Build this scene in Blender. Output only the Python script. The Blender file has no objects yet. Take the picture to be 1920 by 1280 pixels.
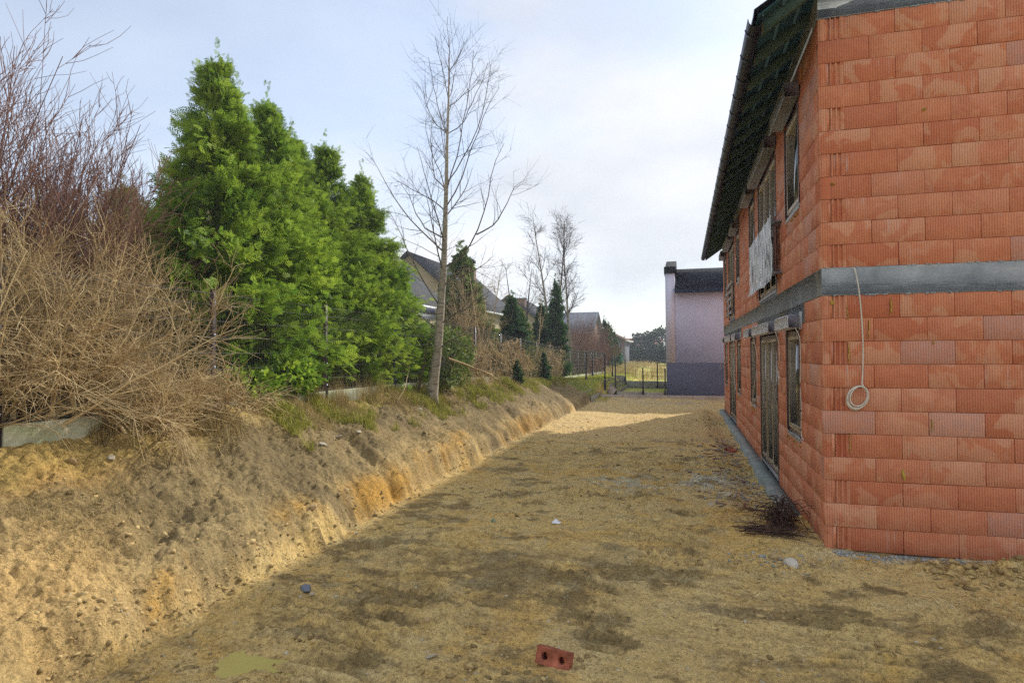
import bpy, math
import numpy as np
from mathutils import Matrix, Vector

scene = bpy.context.scene
COL = scene.collection
R = math.radians

# ------------------------------------------------------------------ camera
cam_data = bpy.data.cameras.new('camera')
cam = bpy.data.objects.new('camera', cam_data)
COL.objects.link(cam)
cam_data.sensor_width = 36.0
cam_data.lens = 36.0 * 1144.54 / 1920.0
cam_data.clip_start = 0.05
cam_data.clip_end = 4000.0
cam.matrix_world = (Matrix.Translation((0, 0, 2.1444)) @ Matrix.Rotation(0.272769, 4, 'Z')
                    @ Matrix.Rotation(math.pi / 2 + 0.0179274, 4, 'X') @ Matrix.Rotation(-0.00646, 4, 'Z'))
scene.camera = cam

# ------------------------------------------------------------------ sky + sun
SUN_AZ = R(30.0)      # to the right of +Y
SUN_EL = R(32.0)
world = bpy.data.worlds.new('World')
scene.world = world
world.use_nodes = True
wt = world.node_tree
wt.nodes.clear()
def wn(t, **kw):
    n = wt.nodes.new(t)
    for k, v in kw.items():
        setattr(n, k, v)
    return n
sky = wn('ShaderNodeTexSky', sky_type='NISHITA', sun_disc=False, sun_elevation=SUN_EL, sun_rotation=SUN_AZ,
         altitude=150.0, air_density=1.0, dust_density=0.6, ozone_density=1.2)
tc = wn('ShaderNodeTexCoord')
mp = wn('ShaderNodeMapping')
mp.inputs['Scale'].default_value = (1.0, 1.0, 2.2)
mp.inputs['Location'].default_value = (7.9098, 0.8771, 1.2237)
nz = wn('ShaderNodeTexNoise')
nz.inputs['Scale'].default_value = 1.1
nz.inputs['Detail'].default_value = 7.0
nz.inputs['Roughness'].default_value = 0.55
nz.inputs['Distortion'].default_value = 0.25
rp = wn('ShaderNodeValToRGB')
rp.color_ramp.elements[0].position = 0.40
rp.color_ramp.elements[0].color = (0.45, 0.45, 0.45, 1)
rp.color_ramp.elements[1].position = 0.54
rp.color_ramp.elements[1].color = (0.96, 0.96, 0.96, 1)
nz2 = wn('ShaderNodeTexNoise')
nz2.inputs['Scale'].default_value = 2.6
nz2.inputs['Detail'].default_value = 6.0
rp2 = wn('ShaderNodeValToRGB')
rp2.color_ramp.elements[0].position = 0.36
rp2.color_ramp.elements[0].color = (3.45, 3.6, 3.9, 1)
rp2.color_ramp.elements[1].position = 0.66
rp2.color_ramp.elements[1].color = (4.65, 4.7, 4.8, 1)
mix = wn('ShaderNodeMix', data_type='RGBA')
bg = wn('ShaderNodeBackground')
bg.inputs['Strength'].default_value = 0.1
wo = wn('ShaderNodeOutputWorld')
L = wt.links.new
L(tc.outputs['Generated'], mp.inputs['Vector'])
L(mp.outputs['Vector'], nz.inputs['Vector'])
L(mp.outputs['Vector'], nz2.inputs['Vector'])
L(nz.outputs['Fac'], rp.inputs['Fac'])
L(nz2.outputs['Fac'], rp2.inputs['Fac'])
L(rp.outputs['Color'], mix.inputs['Factor'])
L(sky.outputs['Color'], mix.inputs['A'])
L(rp2.outputs['Color'], mix.inputs['B'])
L(mix.outputs['Result'], bg.inputs['Color'])
L(bg.outputs['Background'], wo.inputs['Surface'])

sun_data = bpy.data.lights.new('sun', 'SUN')
sun_data.energy = 2.0
sun_data.angle = R(1.5)
sun_data.color = (1.0, 0.95, 0.86)
sun = bpy.data.objects.new('sun', sun_data)
COL.objects.link(sun)
sdir = Vector((math.sin(SUN_AZ) * math.cos(SUN_EL), math.cos(SUN_AZ) * math.cos(SUN_EL), math.sin(SUN_EL)))
sun.location = (30, 50, 45)
sun.rotation_euler = sdir.to_track_quat('Z', 'Y').to_euler()

vs = scene.view_settings
vs.view_transform = 'Standard'
vs.look = 'None'
vs.gamma = 1.0
vs.exposure = 1.2
scene.cycles.max_bounces = 6
scene.cycles.diffuse_bounces = 3
scene.cycles.glossy_bounces = 3
scene.cycles.transparent_max_bounces = 8
scene.cycles.use_denoising = False

# ------------------------------------------------------------------ helpers
def srgb(r, g, b):
    f = lambda c: (c / 255 / 12.92) if c / 255 <= 0.04045 else ((c / 255 + 0.055) / 1.055) ** 2.4
    return (f(r), f(g), f(b))

def hash2(ix, iy, seed):
    h = (ix.astype(np.int64) * 374761393 + iy.astype(np.int64) * 668265263 + seed * 974634777) & 0xFFFFFFFF
    h = ((h ^ (h >> 13)) * 1274126177) & 0xFFFFFFFF
    h = (h ^ (h >> 16)) & 0xFFFFFF
    return h / float(0xFFFFFF)

def vn(x, y, seed=0):
    x = np.asarray(x, float); y = np.asarray(y, float)
    ix = np.floor(x); iy = np.floor(y)
    fx = x - ix; fy = y - iy
    fx = fx * fx * fx * (fx * (fx * 6 - 15) + 10)
    fy = fy * fy * fy * (fy * (fy * 6 - 15) + 10)
    a = hash2(ix, iy, seed); b = hash2(ix + 1, iy, seed)
    c = hash2(ix, iy + 1, seed); d = hash2(ix + 1, iy + 1, seed)
    return (a + (b - a) * fx) * (1 - fy) + (c + (d - c) * fx) * fy

def fbm(x, y, octv=4, seed=0, gain=0.5):
    """about -1..1"""
    t = 0; amp = 1; tot = 0
    for o in range(octv):
        t = t + amp * (vn(x * 2 ** o + 17.3 * o, y * 2 ** o - 9.1 * o, seed + o) * 2 - 1)
        tot += amp; amp *= gain
    return t / tot * 1.6

def ridged(x, y, octv=3, seed=0):
    t = 0; amp = 1; tot = 0
    for o in range(octv):
        t = t + amp * (1 - np.abs(vn(x * 2 ** o, y * 2 ** o, seed + o) * 2 - 1))
        tot += amp; amp *= 0.5
    return t / tot

def worley(x, y, seed=0):
    """distance to the nearest jittered cell point, 0..about 1"""
    x = np.asarray(x, float); y = np.asarray(y, float)
    ix = np.floor(x); iy = np.floor(y)
    best = np.full(x.shape, 9.0)
    for dx in (-1, 0, 1):
        for dy in (-1, 0, 1):
            cx = ix + dx; cy = iy + dy
            px = cx + hash2(cx, cy, seed); py = cy + hash2(cx, cy, seed + 57)
            best = np.minimum(best, (px - x) ** 2 + (py - y) ** 2)
    return np.sqrt(best)

def sstep(a, b, x):
    t = np.clip((x - a) / (b - a), 0, 1)
    return t * t * (3 - 2 * t)

def link(o, parent=None):
    COL.objects.link(o)
    if parent is not None:
        o.parent = parent
    return o

def tag(o, label=None, cat=None, group=None, kind=None):
    if label: o['label'] = label
    if cat: o['category'] = cat
    if group: o['group'] = group
    if kind: o['kind'] = kind
    return o

def empty(name, loc=(0, 0, 0), rz=0.0, parent=None):
    o = bpy.data.objects.new(name, None)
    o.empty_display_size = 0.2
    link(o, parent)
    o.location = loc
    o.rotation_euler = (0, 0, rz)
    return o

def np_mesh(name, V, tris=None, quads=None, smooth=False):
    me = bpy.data.meshes.new(name)
    V = np.asarray(V, np.float32).reshape(-1, 3)
    me.vertices.add(len(V))
    me.vertices.foreach_set('co', V.ravel())
    nt = 0 if tris is None else len(tris)
    nq = 0 if quads is None else len(quads)
    idx = []
    if nt: idx.append(np.asarray(tris, np.int32).ravel())
    if nq: idx.append(np.asarray(quads, np.int32).ravel())
    idx = np.concatenate(idx)
    starts = np.concatenate([np.arange(nt) * 3, nt * 3 + np.arange(nq) * 4]).astype(np.int32)
    me.loops.add(len(idx))
    me.loops.foreach_set('vertex_index', idx)
    me.polygons.add(nt + nq)
    me.polygons.foreach_set('loop_start', starts)
    if smooth:
        me.polygons.foreach_set('use_smooth', np.ones(nt + nq, bool))
    me.update(calc_edges=True)
    return me

def put_attr(me, name, vals, typ='FLOAT'):
    a = me.attributes.new(name, typ, 'POINT')
    if typ == 'FLOAT':
        a.data.foreach_set('value', np.asarray(vals, np.float32))
    else:
        c = np.ones((len(vals), 4), np.float32); c[:, :3] = vals
        a.data.foreach_set('color', c.ravel())

def obj(name, me, mat=None, parent=None, loc=None, rot=None):
    o = bpy.data.objects.new(name, me)
    if mat is not None and not me.materials:
        me.materials.append(mat)
    link(o, parent)
    if loc is not None: o.location = loc
    if rot is not None: o.rotation_euler = rot
    return o

class MB:
    """collects boxes, tubes, lathes and loose faces into one mesh"""
    def __init__(s):
        s.v = []; s.q = []; s.t = []; s.n = 0; s.att = []
    def add(s, V, q=None, t=None, att=0.0):
        V = np.asarray(V, float).reshape(-1, 3)
        s.v.append(V)
        if q is not None and len(q): s.q.append(np.asarray(q, int).reshape(-1, 4) + s.n)
        if t is not None and len(t): s.t.append(np.asarray(t, int).reshape(-1, 3) + s.n)
        s.att.append(np.full(len(V), att))
        s.n += len(V)
    def box(s, x0, x1, y0, y1, z0, z1, M=None, att=0.0):
        V = np.array([(x, y, z) for z in (z0, z1) for y in (y0, y1) for x in (x0, x1)], float)
        if M is not None: V = V @ np.array(M.to_3x3()).T + np.array(M.translation)
        s.add(V, [(0, 2, 3, 1), (4, 5, 7, 6), (0, 1, 5, 4), (2, 6, 7, 3), (0, 4, 6, 2), (1, 3, 7, 5)], att=att)
    def bbox(s, x0, x1, y0, y1, z0, z1, b=0.004, M=None, att=0.0):
        """box with chamfered edges"""
        V = []
        xs = (x0, x1); ys = (y0, y1); zs = (z0, z1)
        idx = {}
        for i in (0, 1):
            for j in (0, 1):
                for k in (0, 1):
                    sx = b if i == 0 else -b; sy = b if j == 0 else -b; sz = b if k == 0 else -b
                    idx[i, j, k, 0] = len(V); V.append((xs[i], ys[j] + sy, zs[k] + sz))
                    idx[i, j, k, 1] = len(V); V.append((xs[i] + sx, ys[j], zs[k] + sz))
                    idx[i, j, k, 2] = len(V); V.append((xs[i] + sx, ys[j] + sy, zs[k]))
        q = []; t = []
        for i in (0, 1):
            f = [idx[i, 0, 0, 0], idx[i, 1, 0, 0], idx[i, 1, 1, 0], idx[i, 0, 1, 0]]
            q.append(f if i else f[::-1])
            f = [idx[0, i, 0, 1], idx[0, i, 1, 1], idx[1, i, 1, 1], idx[1, i, 0, 1]]
            q.append(f if i else f[::-1])
            f = [idx[0, 0, i, 2], idx[1, 0, i, 2], idx[1, 1, i, 2], idx[0, 1, i, 2]]
            q.append(f if i else f[::-1])
        for j in (0, 1):
            for k in (0, 1):
                q.append([idx[0, j, k, 1], idx[1, j, k, 1], idx[1, j, k, 2], idx[0, j, k, 2]])
                q.append([idx[j, 0, k, 0], idx[j, 1, k, 0], idx[j, 1, k, 2], idx[j, 0, k, 2]])
                q.append([idx[j, k, 0, 0], idx[j, k, 1, 0], idx[j, k, 1, 1], idx[j, k, 0, 1]])
        for i in (0, 1):
            for j in (0, 1):
                for k in (0, 1):
                    t.append([idx[i, j, k, 0], idx[i, j, k, 1], idx[i, j, k, 2]])
        V = np.array(V, float)
        if M is not None: V = V @ np.array(M.to_3x3()).T + np.array(M.translation)
        s.add(V, q, t, att)
    def tube(s, pts, rad, n=8, cap=True, att=0.0):
        pts = np.asarray(pts, float); k = len(pts)
        rad = np.broadcast_to(np.asarray(rad, float), (k,))
        d = np.gradient(pts, axis=0)
        d /= np.linalg.norm(d, axis=1)[:, None] + 1e-9
        up = np.array([0, 0, 1.0]) if abs(d[0][2]) < 0.9 else np.array([1.0, 0, 0])
        a = np.cross(d, up); a /= np.linalg.norm(a, axis=1)[:, None] + 1e-9
        b = np.cross(d, a)
        th = np.linspace(0, 2 * np.pi, n, endpoint=False)
        V = pts[:, None, :] + rad[:, None, None] * (np.cos(th)[None, :, None] * a[:, None, :] + np.sin(th)[None, :, None] * b[:, None, :])
        q = []
        for i in range(k - 1):
            for j in range(n):
                j2 = (j + 1) % n
                q.append((i * n + j, i * n + j2, (i + 1) * n + j2, (i + 1) * n + j))
        V = V.reshape(-1, 3); t = []
        if cap:
            V = np.vstack([V, pts[0], pts[-1]])
            for j in range(n):
                j2 = (j + 1) % n
                t.append((k * n, j2, j)); t.append((k * n + 1, (k - 1) * n + j, (k - 1) * n + j2))
        s.add(V, q, t, att)
    def mesh(s, name, smooth=False, attname=None):
        V = np.vstack(s.v)
        q = np.vstack(s.q) if s.q else None
        t = np.vstack(s.t) if s.t else None
        me = np_mesh(name, V, t, q, smooth)
        if attname: put_attr(me, attname, np.concatenate(s.att))
        return me
    def build(s, name, mat, parent=None, smooth=False, attname=None, loc=None, rot=None):
        return obj(name, s.mesh(name, smooth, attname), mat, parent, loc, rot)

def tubes_np(P, Rd, n=3):
    """P (N,k,3) polylines, Rd (N,k) radii -> verts, quads"""
    N, k, _ = P.shape
    d = np.gradient(P, axis=1)
    d /= np.linalg.norm(d, axis=2)[..., None] + 1e-9
    ref = np.where(np.abs(d[:, :1, 2:3]) < 0.9, np.array([[[0, 0, 1.0]]]), np.array([[[1.0, 0, 0]]]))
    a = np.cross(d, np.broadcast_to(ref, d.shape)); a /= np.linalg.norm(a, axis=2)[..., None] + 1e-9
    b = np.cross(d, a)
    th = np.linspace(0, 2 * np.pi, n, endpoint=False)
    V = P[:, :, None, :] + Rd[:, :, None, None] * (np.cos(th)[None, None, :, None] * a[:, :, None, :] + np.sin(th)[None, None, :, None] * b[:, :, None, :])
    base = (np.arange(N) * k * n)[:, None, None]
    i = (np.arange(k - 1) * n)[None, :, None]; j = np.arange(n)[None, None, :]; j2 = (j + 1) % n
    Q = np.stack([base + i + j, base + i + j2, base + i + n + j2, base + i + n + j], -1).reshape(-1, 4)
    return V.reshape(-1, 3), Q

def norm(a):
    return a / (np.linalg.norm(a, axis=-1, keepdims=True) + 1e-9)

# ------------------------------------------------------------------ materials
def nodes_mat(name):
    m = bpy.data.materials.new(name)
    m.use_nodes = True
    nt = m.node_tree
    b = nt.nodes['Principled BSDF']
    return m, nt, b

def nd(nt, t, ins=None, **kw):
    n = nt.nodes.new(t)
    for k, v in kw.items(): setattr(n, k, v)
    if ins:
        for k, v in ins.items():
            if hasattr(v, 'links') or hasattr(v, 'is_output'):
                nt.links.new(v, n.inputs[k])
            else:
                n.inputs[k].default_value = v
    return n

def mixc(nt, fac, a, b, blend='MIX'):
    n = nt.nodes.new('ShaderNodeMix'); n.data_type = 'RGBA'; n.blend_type = blend
    for s, v in (('Factor', fac), ('A', a), ('B', b)):
        if hasattr(v, 'is_output'): nt.links.new(v, n.inputs[s])
        elif s == 'Factor': n.inputs[s].default_value = v
        else: n.inputs[s].default_value = (*v[:3], 1)
    return n.outputs['Result']

def ramp(nt, fac, stops):
    n = nt.nodes.new('ShaderNodeValToRGB')
    e = n.color_ramp.elements
    while len(e) > 1: e.remove(e[-1])
    for i, (p, c) in enumerate(stops):
        el = e[0] if i == 0 else e.new(p)
        el.position = p
        el.color = (c, c, c, 1) if isinstance(c, (int, float)) else (*c, 1)
    nt.links.new(fac, n.inputs['Fac'])
    return n.outputs['Color']

def noise(nt, vec, scale, detail=4, rough=0.55, dist=0.0):
    n = nd(nt, 'ShaderNodeTexNoise', {'Scale': scale, 'Detail': detail, 'Roughness': rough, 'Distortion': dist})
    if vec is not None: nt.links.new(vec, n.inputs['Vector'])
    return n.outputs['Fac']

def bump(nt, height, strength, dist, prev=None):
    n = nd(nt, 'ShaderNodeBump', {'Strength': strength, 'Distance': dist})
    nt.links.new(height, n.inputs['Height'])
    if prev is not None: nt.links.new(prev, n.inputs['Normal'])
    return n.outputs['Normal']

def simple(name, col, rough=0.8, var=0.25, scale=8.0, bumps=0.0, bdist=0.004, metal=0.0, objvar=0.0, spec=0.3, stretch=None):
    """plain material with noise variation, optional per-object brightness variation and fine relief"""
    m, nt, b = nodes_mat(name)
    tcn = nt.nodes.new('ShaderNodeTexCoord')
    vec = tcn.outputs['Object']
    if stretch:
        mp_ = nd(nt, 'ShaderNodeMapping', {'Vector': vec, 'Scale': stretch}); vec = mp_.outputs['Vector']
    f = noise(nt, vec, scale, 5)
    c0 = tuple(max(0, c * (1 - var)) for c in col); c1 = tuple(min(1, c * (1 + var)) for c in col)
    c = mixc(nt, ramp(nt, f, [(0.3, 0.0), (0.7, 1.0)]), c0, c1)
    if objvar:
        oi = nt.nodes.new('ShaderNodeObjectInfo')
        v = nd(nt, 'ShaderNodeMapRange', {'Value': oi.outputs['Random'], 'To Min': 1 - objvar, 'To Max': 1 + objvar})
        hv = nd(nt, 'ShaderNodeHueSaturation', {'Color': c, 'Value': v.outputs['Result']})
        c = hv.outputs['Color']
    nt.links.new(c, b.inputs['Base Color'])
    b.inputs['Roughness'].default_value = rough
    b.inputs['Metallic'].default_value = metal
    b.inputs['Specular IOR Level'].default_value = spec
    if bumps:
        nt.links.new(bump(nt, noise(nt, vec, scale * 6, 5, 0.65), bumps, bdist), b.inputs['Normal'])
    return m

def leaf_mat(name, c0, c1, trans=0.25, rough=0.55, attr='rnd', spec=0.25):
    """leaf colour runs between two tones by the per-leaf random attribute"""
    m, nt, b = nodes_mat(name)
    at_ = nd(nt, 'ShaderNodeAttribute', attribute_name=attr)
    oi = nt.nodes.new('ShaderNodeObjectInfo')
    c = mixc(nt, at_.outputs['Fac'], c0, c1)
    v = nd(nt, 'ShaderNodeMapRange', {'Value': oi.outputs['Random'], 'To Min': 0.85, 'To Max': 1.15})
    c = nd(nt, 'ShaderNodeHueSaturation', {'Color': c, 'Value': v.outputs['Result']}).outputs['Color']
    nt.links.new(c, b.inputs['Base Color'])
    b.inputs['Roughness'].default_value = rough
    b.inputs['Specular IOR Level'].default_value = spec
    if trans:
        tr = nd(nt, 'ShaderNodeBsdfTranslucent', {'Color': c})
        mx = nt.nodes.new('ShaderNodeMixShader'); mx.inputs[0].default_value = trans
        out = nt.nodes['Material Output']
        nt.links.new(b.outputs[0], mx.inputs[1]); nt.links.new(tr.outputs[0], mx.inputs[2])
        nt.links.new(mx.outputs[0], out.inputs['Surface'])
    return m

M = {}
def brick_material():
    m, nt, b = nodes_mat('clay_block')
    tcn = nt.nodes.new('ShaderNodeTexCoord')
    oi = nt.nodes.new('ShaderNodeObjectInfo')
    at_ = nd(nt, 'ShaderNodeAttribute', attribute_name='rnd')
    sm = nd(nt, 'ShaderNodeMath', {0: oi.outputs['Random'], 1: at_.outputs['Fac']}, operation='ADD')
    rnd = nd(nt, 'ShaderNodeMath', {0: sm.outputs[0]}, operation='FRACT').outputs[0]
    off = nd(nt, 'ShaderNodeMath', {0: rnd, 1: 61.0}, operation='MULTIPLY').outputs[0]
    cb = nd(nt, 'ShaderNodeCombineXYZ', {'X': off, 'Z': off})
    vec = nd(nt, 'ShaderNodeVectorMath', {0: tcn.outputs['Object'], 1: cb.outputs[0]}, operation='ADD').outputs[0]
    rnd2 = nd(nt, 'ShaderNodeMath', {0: nd(nt, 'ShaderNodeMath', {0: rnd, 1: 7.31}, operation='MULTIPLY').outputs[0]}, operation='FRACT').outputs[0]
    c = ramp(nt, rnd, [(0.0, (0.60, 0.19, 0.09)), (0.3, (0.74, 0.30, 0.155)), (0.55, (0.69, 0.25, 0.125)), (0.8, (0.79, 0.36, 0.21)), (1.0, (0.60, 0.20, 0.10))])
    # cloudy firing tone
    n1 = noise(nt, vec, 7.0, 5, 0.6, 0.4)
    c = mixc(nt, ramp(nt, n1, [(0.35, 0.0), (0.65, 0.6)]), c, (0.57, 0.175, 0.088))
    # pale dried bloom with a crisp rim
    n2 = noise(nt, vec, 3.2, 3, 0.5, 0.6)
    pale = ramp(nt, n2, [(0.50, 0.0), (0.525, 0.55), (0.70, 0.8)])
    amt = nd(nt, 'ShaderNodeMath', {0: pale, 1: ramp(nt, rnd2, [(0.12, 0.0), (0.30, 0.6), (0.6, 0.9), (0.86, 1.0), (0.9, 0.2), (1.0, 0.2)])}, operation='MULTIPLY').outputs[0]
    c = mixc(nt, amt, c, (0.77, 0.405, 0.24))
    # whitish lime streaks, vertical
    mpv = nd(nt, 'ShaderNodeMapping', {'Vector': vec, 'Scale': (26.0, 26.0, 2.2)})
    n3 = noise(nt, mpv.outputs['Vector'], 1.0, 3, 0.6)
    n4 = noise(nt, vec, 2.3, 2, 0.5)
    st = nd(nt, 'ShaderNodeMath', {0: ramp(nt, n3, [(0.56, 0.0), (0.72, 0.8)]), 1: ramp(nt, n4, [(0.52, 0.0), (0.62, 1.0)])}, operation='MULTIPLY').outputs[0]
    c = mixc(nt, st, c, (0.66, 0.44, 0.36))
    # a few blocks are greyed all over by lime
    c = mixc(nt, nd(nt, 'ShaderNodeMath', {0: ramp(nt, rnd2, [(0.90, 0.0), (0.93, 0.55)]), 1: ramp(nt, n1, [(0.3, 0.3), (0.6, 1.0)])}, operation='MULTIPLY').outputs[0], c, (0.62, 0.40, 0.33))
    # fine grain
    n5 = noise(nt, vec, 90.0, 3, 0.7)
    c = mixc(nt, 0.35, c, ramp(nt, n5, [(0.3, 0.7), (0.7, 1.0)]), 'MULTIPLY')
    nt.links.new(c, b.inputs['Base Color'])
    b.inputs['Roughness'].default_value = 0.85
    b.inputs['Specular IOR Level'].default_value = 0.15
    # combed ribs
    sp = nd(nt, 'ShaderNodeSeparateXYZ', {0: tcn.outputs['Object']})
    ph = nd(nt, 'ShaderNodeMath', {0: sp.outputs['X'], 1: 2 * math.pi / 0.0240}, operation='MULTIPLY').outputs[0]
    si = nd(nt, 'ShaderNodeMath', {0: ph}, operation='SINE').outputs[0]
    rib = ramp(nt, nd(nt, 'ShaderNodeMapRange', {'Value': si, 'From Min': -1.0}).outputs['Result'], [(0.0, 0.0), (0.28, 1.0), (1.0, 1.0)])
    nb = bump(nt, rib, 1.0, 0.005)
    nb = bump(nt, n5, 0.3, 0.0015, nb)
    nb = bump(nt, n1, 0.25, 0.008, nb)
    nt.links.new(nb, b.inputs['Normal'])
    return m

def concrete_material(name, c0, c1, stain):
    m, nt, b = nodes_mat(name)
    tcn = nt.nodes.new('ShaderNodeTexCoord'); v = tcn.outputs['Object']
    f = noise(nt, v, 3.0, 7, 0.62, 0.3)
    c = mixc(nt, ramp(nt, f, [(0.32, 0.0), (0.68, 1.0)]), c0, c1)
    mpv = nd(nt, 'ShaderNodeMapping', {'Vector': v, 'Scale': (1.0, 1.0, 9.0)})
    f2 = noise(nt, mpv.outputs['Vector'], 2.5, 5, 0.6)
    c = mixc(nt, ramp(nt, f2, [(0.55, 0.0), (0.75, 0.6)]), c, stain)
    f3 = noise(nt, v, 70.0, 4, 0.7)
    c = mixc(nt, 0.5, c, ramp(nt, f3, [(0.3, 0.6), (0.62, 1.0)]), 'MULTIPLY')
    pit = nd(nt, 'ShaderNodeTexVoronoi', {'Vector': v, 'Scale': 26.0})
    pits = ramp(nt, pit.outputs['Distance'], [(0.0, 0.0), (0.07, 0.0), (0.12, 1.0)])
    nt.links.new(c, b.inputs['Base Color'])
    b.inputs['Roughness'].default_value = 0.9
    nb = bump(nt, f2, 0.4, 0.01)
    nb = bump(nt, pits, 0.5, 0.006, nb)
    nb = bump(nt, f3, 0.4, 0.003, nb)
    nt.links.new(nb, b.inputs['Normal'])
    return m

def ground_material():
    m, nt, b = nodes_mat('soil')
    tcn = nt.nodes.new('ShaderNodeTexCoord'); v = tcn.outputs['Object']
    at_ = nd(nt, 'ShaderNodeAttribute', attribute_name='soil')
    c = at_.outputs['Color']
    f1 = noise(nt, v, 4.0, 8, 0.68, 0.4)
    c = mixc(nt, 0.75, c, ramp(nt, f1, [(0.28, (0.62, 0.59, 0.57)), (0.5, (0.98, 0.95, 0.95)), (0.72, (1.0, 1.0, 1.0))]), 'MULTIPLY')
    f2 = noise(nt, v, 28.0, 6, 0.7)
    c = mixc(nt, 0.8, c, ramp(nt, f2, [(0.32, (0.5, 0.47, 0.44)), (0.46, (1.0, 0.95, 0.95)), (0.75, (1.0, 1.0, 1.0))]), 'MULTIPLY')
    f3 = noise(nt, v, 130.0, 4, 0.7)
    c = mixc(nt, 0.6, c, ramp(nt, f3, [(0.3, 0.7), (0.55, 1.0)]), 'MULTIPLY')
    # scattered little stones: pale specks
    vo = nd(nt, 'ShaderNodeTexVoronoi', {'Vector': v, 'Scale': 34.0, 'Randomness': 1.0})
    sp = ramp(nt, vo.outputs['Distance'], [(0.0, 1.0), (0.10, 1.0), (0.16, 0.0)])
    rs = nd(nt, 'ShaderNodeSeparateColor', {0: vo.outputs['Color']})
    pick = ramp(nt, rs.outputs[0], [(0.80, 0.0), (0.83, 1.0)])
    spk = nd(nt, 'ShaderNodeMath', {0: sp, 1: pick}, operation='MULTIPLY').outputs[0]
    c = mixc(nt, nd(nt, 'ShaderNodeMath', {0: spk, 1: 0.55}, operation='MULTIPLY').outputs[0], c, (0.46, 0.41, 0.31))
    # grit: every grain its own tone
    grit = []
    for sc_, lo, hi in ((48.0, 0.62, 1.12), (120.0, 0.70, 1.10)):
        vg = nd(nt, 'ShaderNodeTexVoronoi', {'Vector': v, 'Scale': sc_, 'Randomness': 1.0})
        sg = nd(nt, 'ShaderNodeSeparateColor', {0: vg.outputs['Color']})
        c = mixc(nt, 0.85, c, ramp(nt, sg.outputs[0], [(0.0, lo), (0.35, 0.95), (1.0, hi)]), 'MULTIPLY')
        grit.append(vg.outputs['Distance'])
    nt.links.new(c, b.inputs['Base Color'])
    b.inputs['Roughness'].default_value = 0.92
    b.inputs['Specular IOR Level'].default_value = 0.2
    nb = bump(nt, f1, 0.6, 0.06)
    nb = bump(nt, f2, 0.9, 0.03, nb)
    nb = bump(nt, f3, 0.6, 0.006, nb)
    nb = bump(nt, spk, 0.6, 0.008, nb)
    nb = bump(nt, grit[0], -0.4, 0.010, nb)
    nb = bump(nt, grit[1], -0.4, 0.005, nb)
    nt.links.new(nb, b.inputs['Normal'])
    return m

M['brick'] = brick_material()
M['mortar'] = simple('joint_mortar', (0.36, 0.15, 0.085), 0.95, 0.3, 12)  # the mortar's own red-brown colour in the joints
M['concrete'] = concrete_material('ring_beam_concrete', (0.24, 0.26, 0.26), (0.44, 0.455, 0.44), (0.52, 0.49, 0.43))
M['footing'] = concrete_material('footing_concrete', (0.20, 0.24, 0.23), (0.36, 0.39, 0.36), (0.30, 0.27, 0.20))
M['plank'] = concrete_material('mossy_plank_concrete', (0.44, 0.46, 0.27), (0.60, 0.58, 0.42), (0.30, 0.36, 0.13))
M['kerb'] = concrete_material('kerb_concrete', (0.42, 0.37, 0.31), (0.55, 0.48, 0.40), (0.35, 0.30, 0.24))
M['board'] = concrete_material('terrace_board_concrete', (0.33, 0.31, 0.25), (0.46, 0.43, 0.34), (0.30, 0.28, 0.22))
M['frame'] = simple('window_frame_brown', (0.24, 0.155, 0.14), 0.4, 0.25, 20, stretch=(8, 8, 1), spec=0.5)
M['sash'] = simple('window_sash_tan', (0.68, 0.56, 0.40), 0.4, 0.2, 20, spec=0.5)
M['sill'] = simple('sill_grey_white', (0.55, 0.58, 0.60), 0.45, 0.12, 14)
M['box'] = simple('shutter_box_white', (0.82, 0.83, 0.88), 0.35, 0.08, 6, spec=0.5)
M['boxend'] = simple('shutter_box_end_grey', (0.27, 0.26, 0.30), 0.45, 0.25, 14, bumps=0.2)
M['boxup'] = simple('shutter_box_upper_grey', (0.28, 0.27, 0.27), 0.4, 0.12, 6, spec=0.5)
M['gutter'] = simple('gutter_anthracite', (0.010, 0.014, 0.030), 0.42, 0.3, 10, spec=0.3)
M['rafter'] = simple('rafter_timber_shade_teal', (0.060, 0.105, 0.090), 0.8, 0.3, 9, bumps=0.3, stretch=(1, 6, 6), objvar=0.2)  # wood coloured dark teal: the eave shade is put into its colour
M['endgrain'] = simple('rafter_end_wood', (0.30, 0.19, 0.08), 0.8, 0.25, 30, objvar=0.2)
M['membrane'] = simple('roof_membrane_dark_teal', (0.028, 0.080, 0.088), 0.7, 0.3, 4)
M['rooftile'] = simple('roof_tile_dark', (0.028, 0.030, 0.034), 0.5, 0.3, 5)
M['foam'] = simple('yellow_mounting_foam', (0.55, 0.36, 0.06), 0.8, 0.2, 40, bumps=0.5)
M['cable'] = simple('cable_white_plastic', (0.66, 0.62, 0.52), 0.45, 0.1, 10)
M['rust'] = simple('rusty_wire', (0.085, 0.048, 0.034), 0.85, 0.5, 18)
M['soil'] = ground_material()

def glass_material():
    m, nt, b = nodes_mat('window_glass')
    b.inputs['Base Color'].default_value = (0.022, 0.026, 0.022, 1)
    b.inputs['Roughness'].default_value = 0.03
    b.inputs['Specular IOR Level'].default_value = 1.0
    tcn = nt.nodes.new('ShaderNodeTexCoord')
    nt.links.new(bump(nt, noise(nt, tcn.outputs['Object'], 1.5, 2), 0.04, 0.02), b.inputs['Normal'])
    return m
M['glass'] = glass_material()

# ------------------------------------------------------------------ ground
ZT_Y = [-60, -5, 3.9, 5.1, 6.3, 8.8, 11.5, 16.8, 21, 25, 29, 32, 44, 80, 140, 900]
ZT_Z = [1.4, 1.4, 1.38, 1.47, 1.52, 1.49, 1.33, 1.29, 1.12, 0.95, 0.80, 0.76, 0.58, 0.40, 0.30, 0.3]

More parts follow.
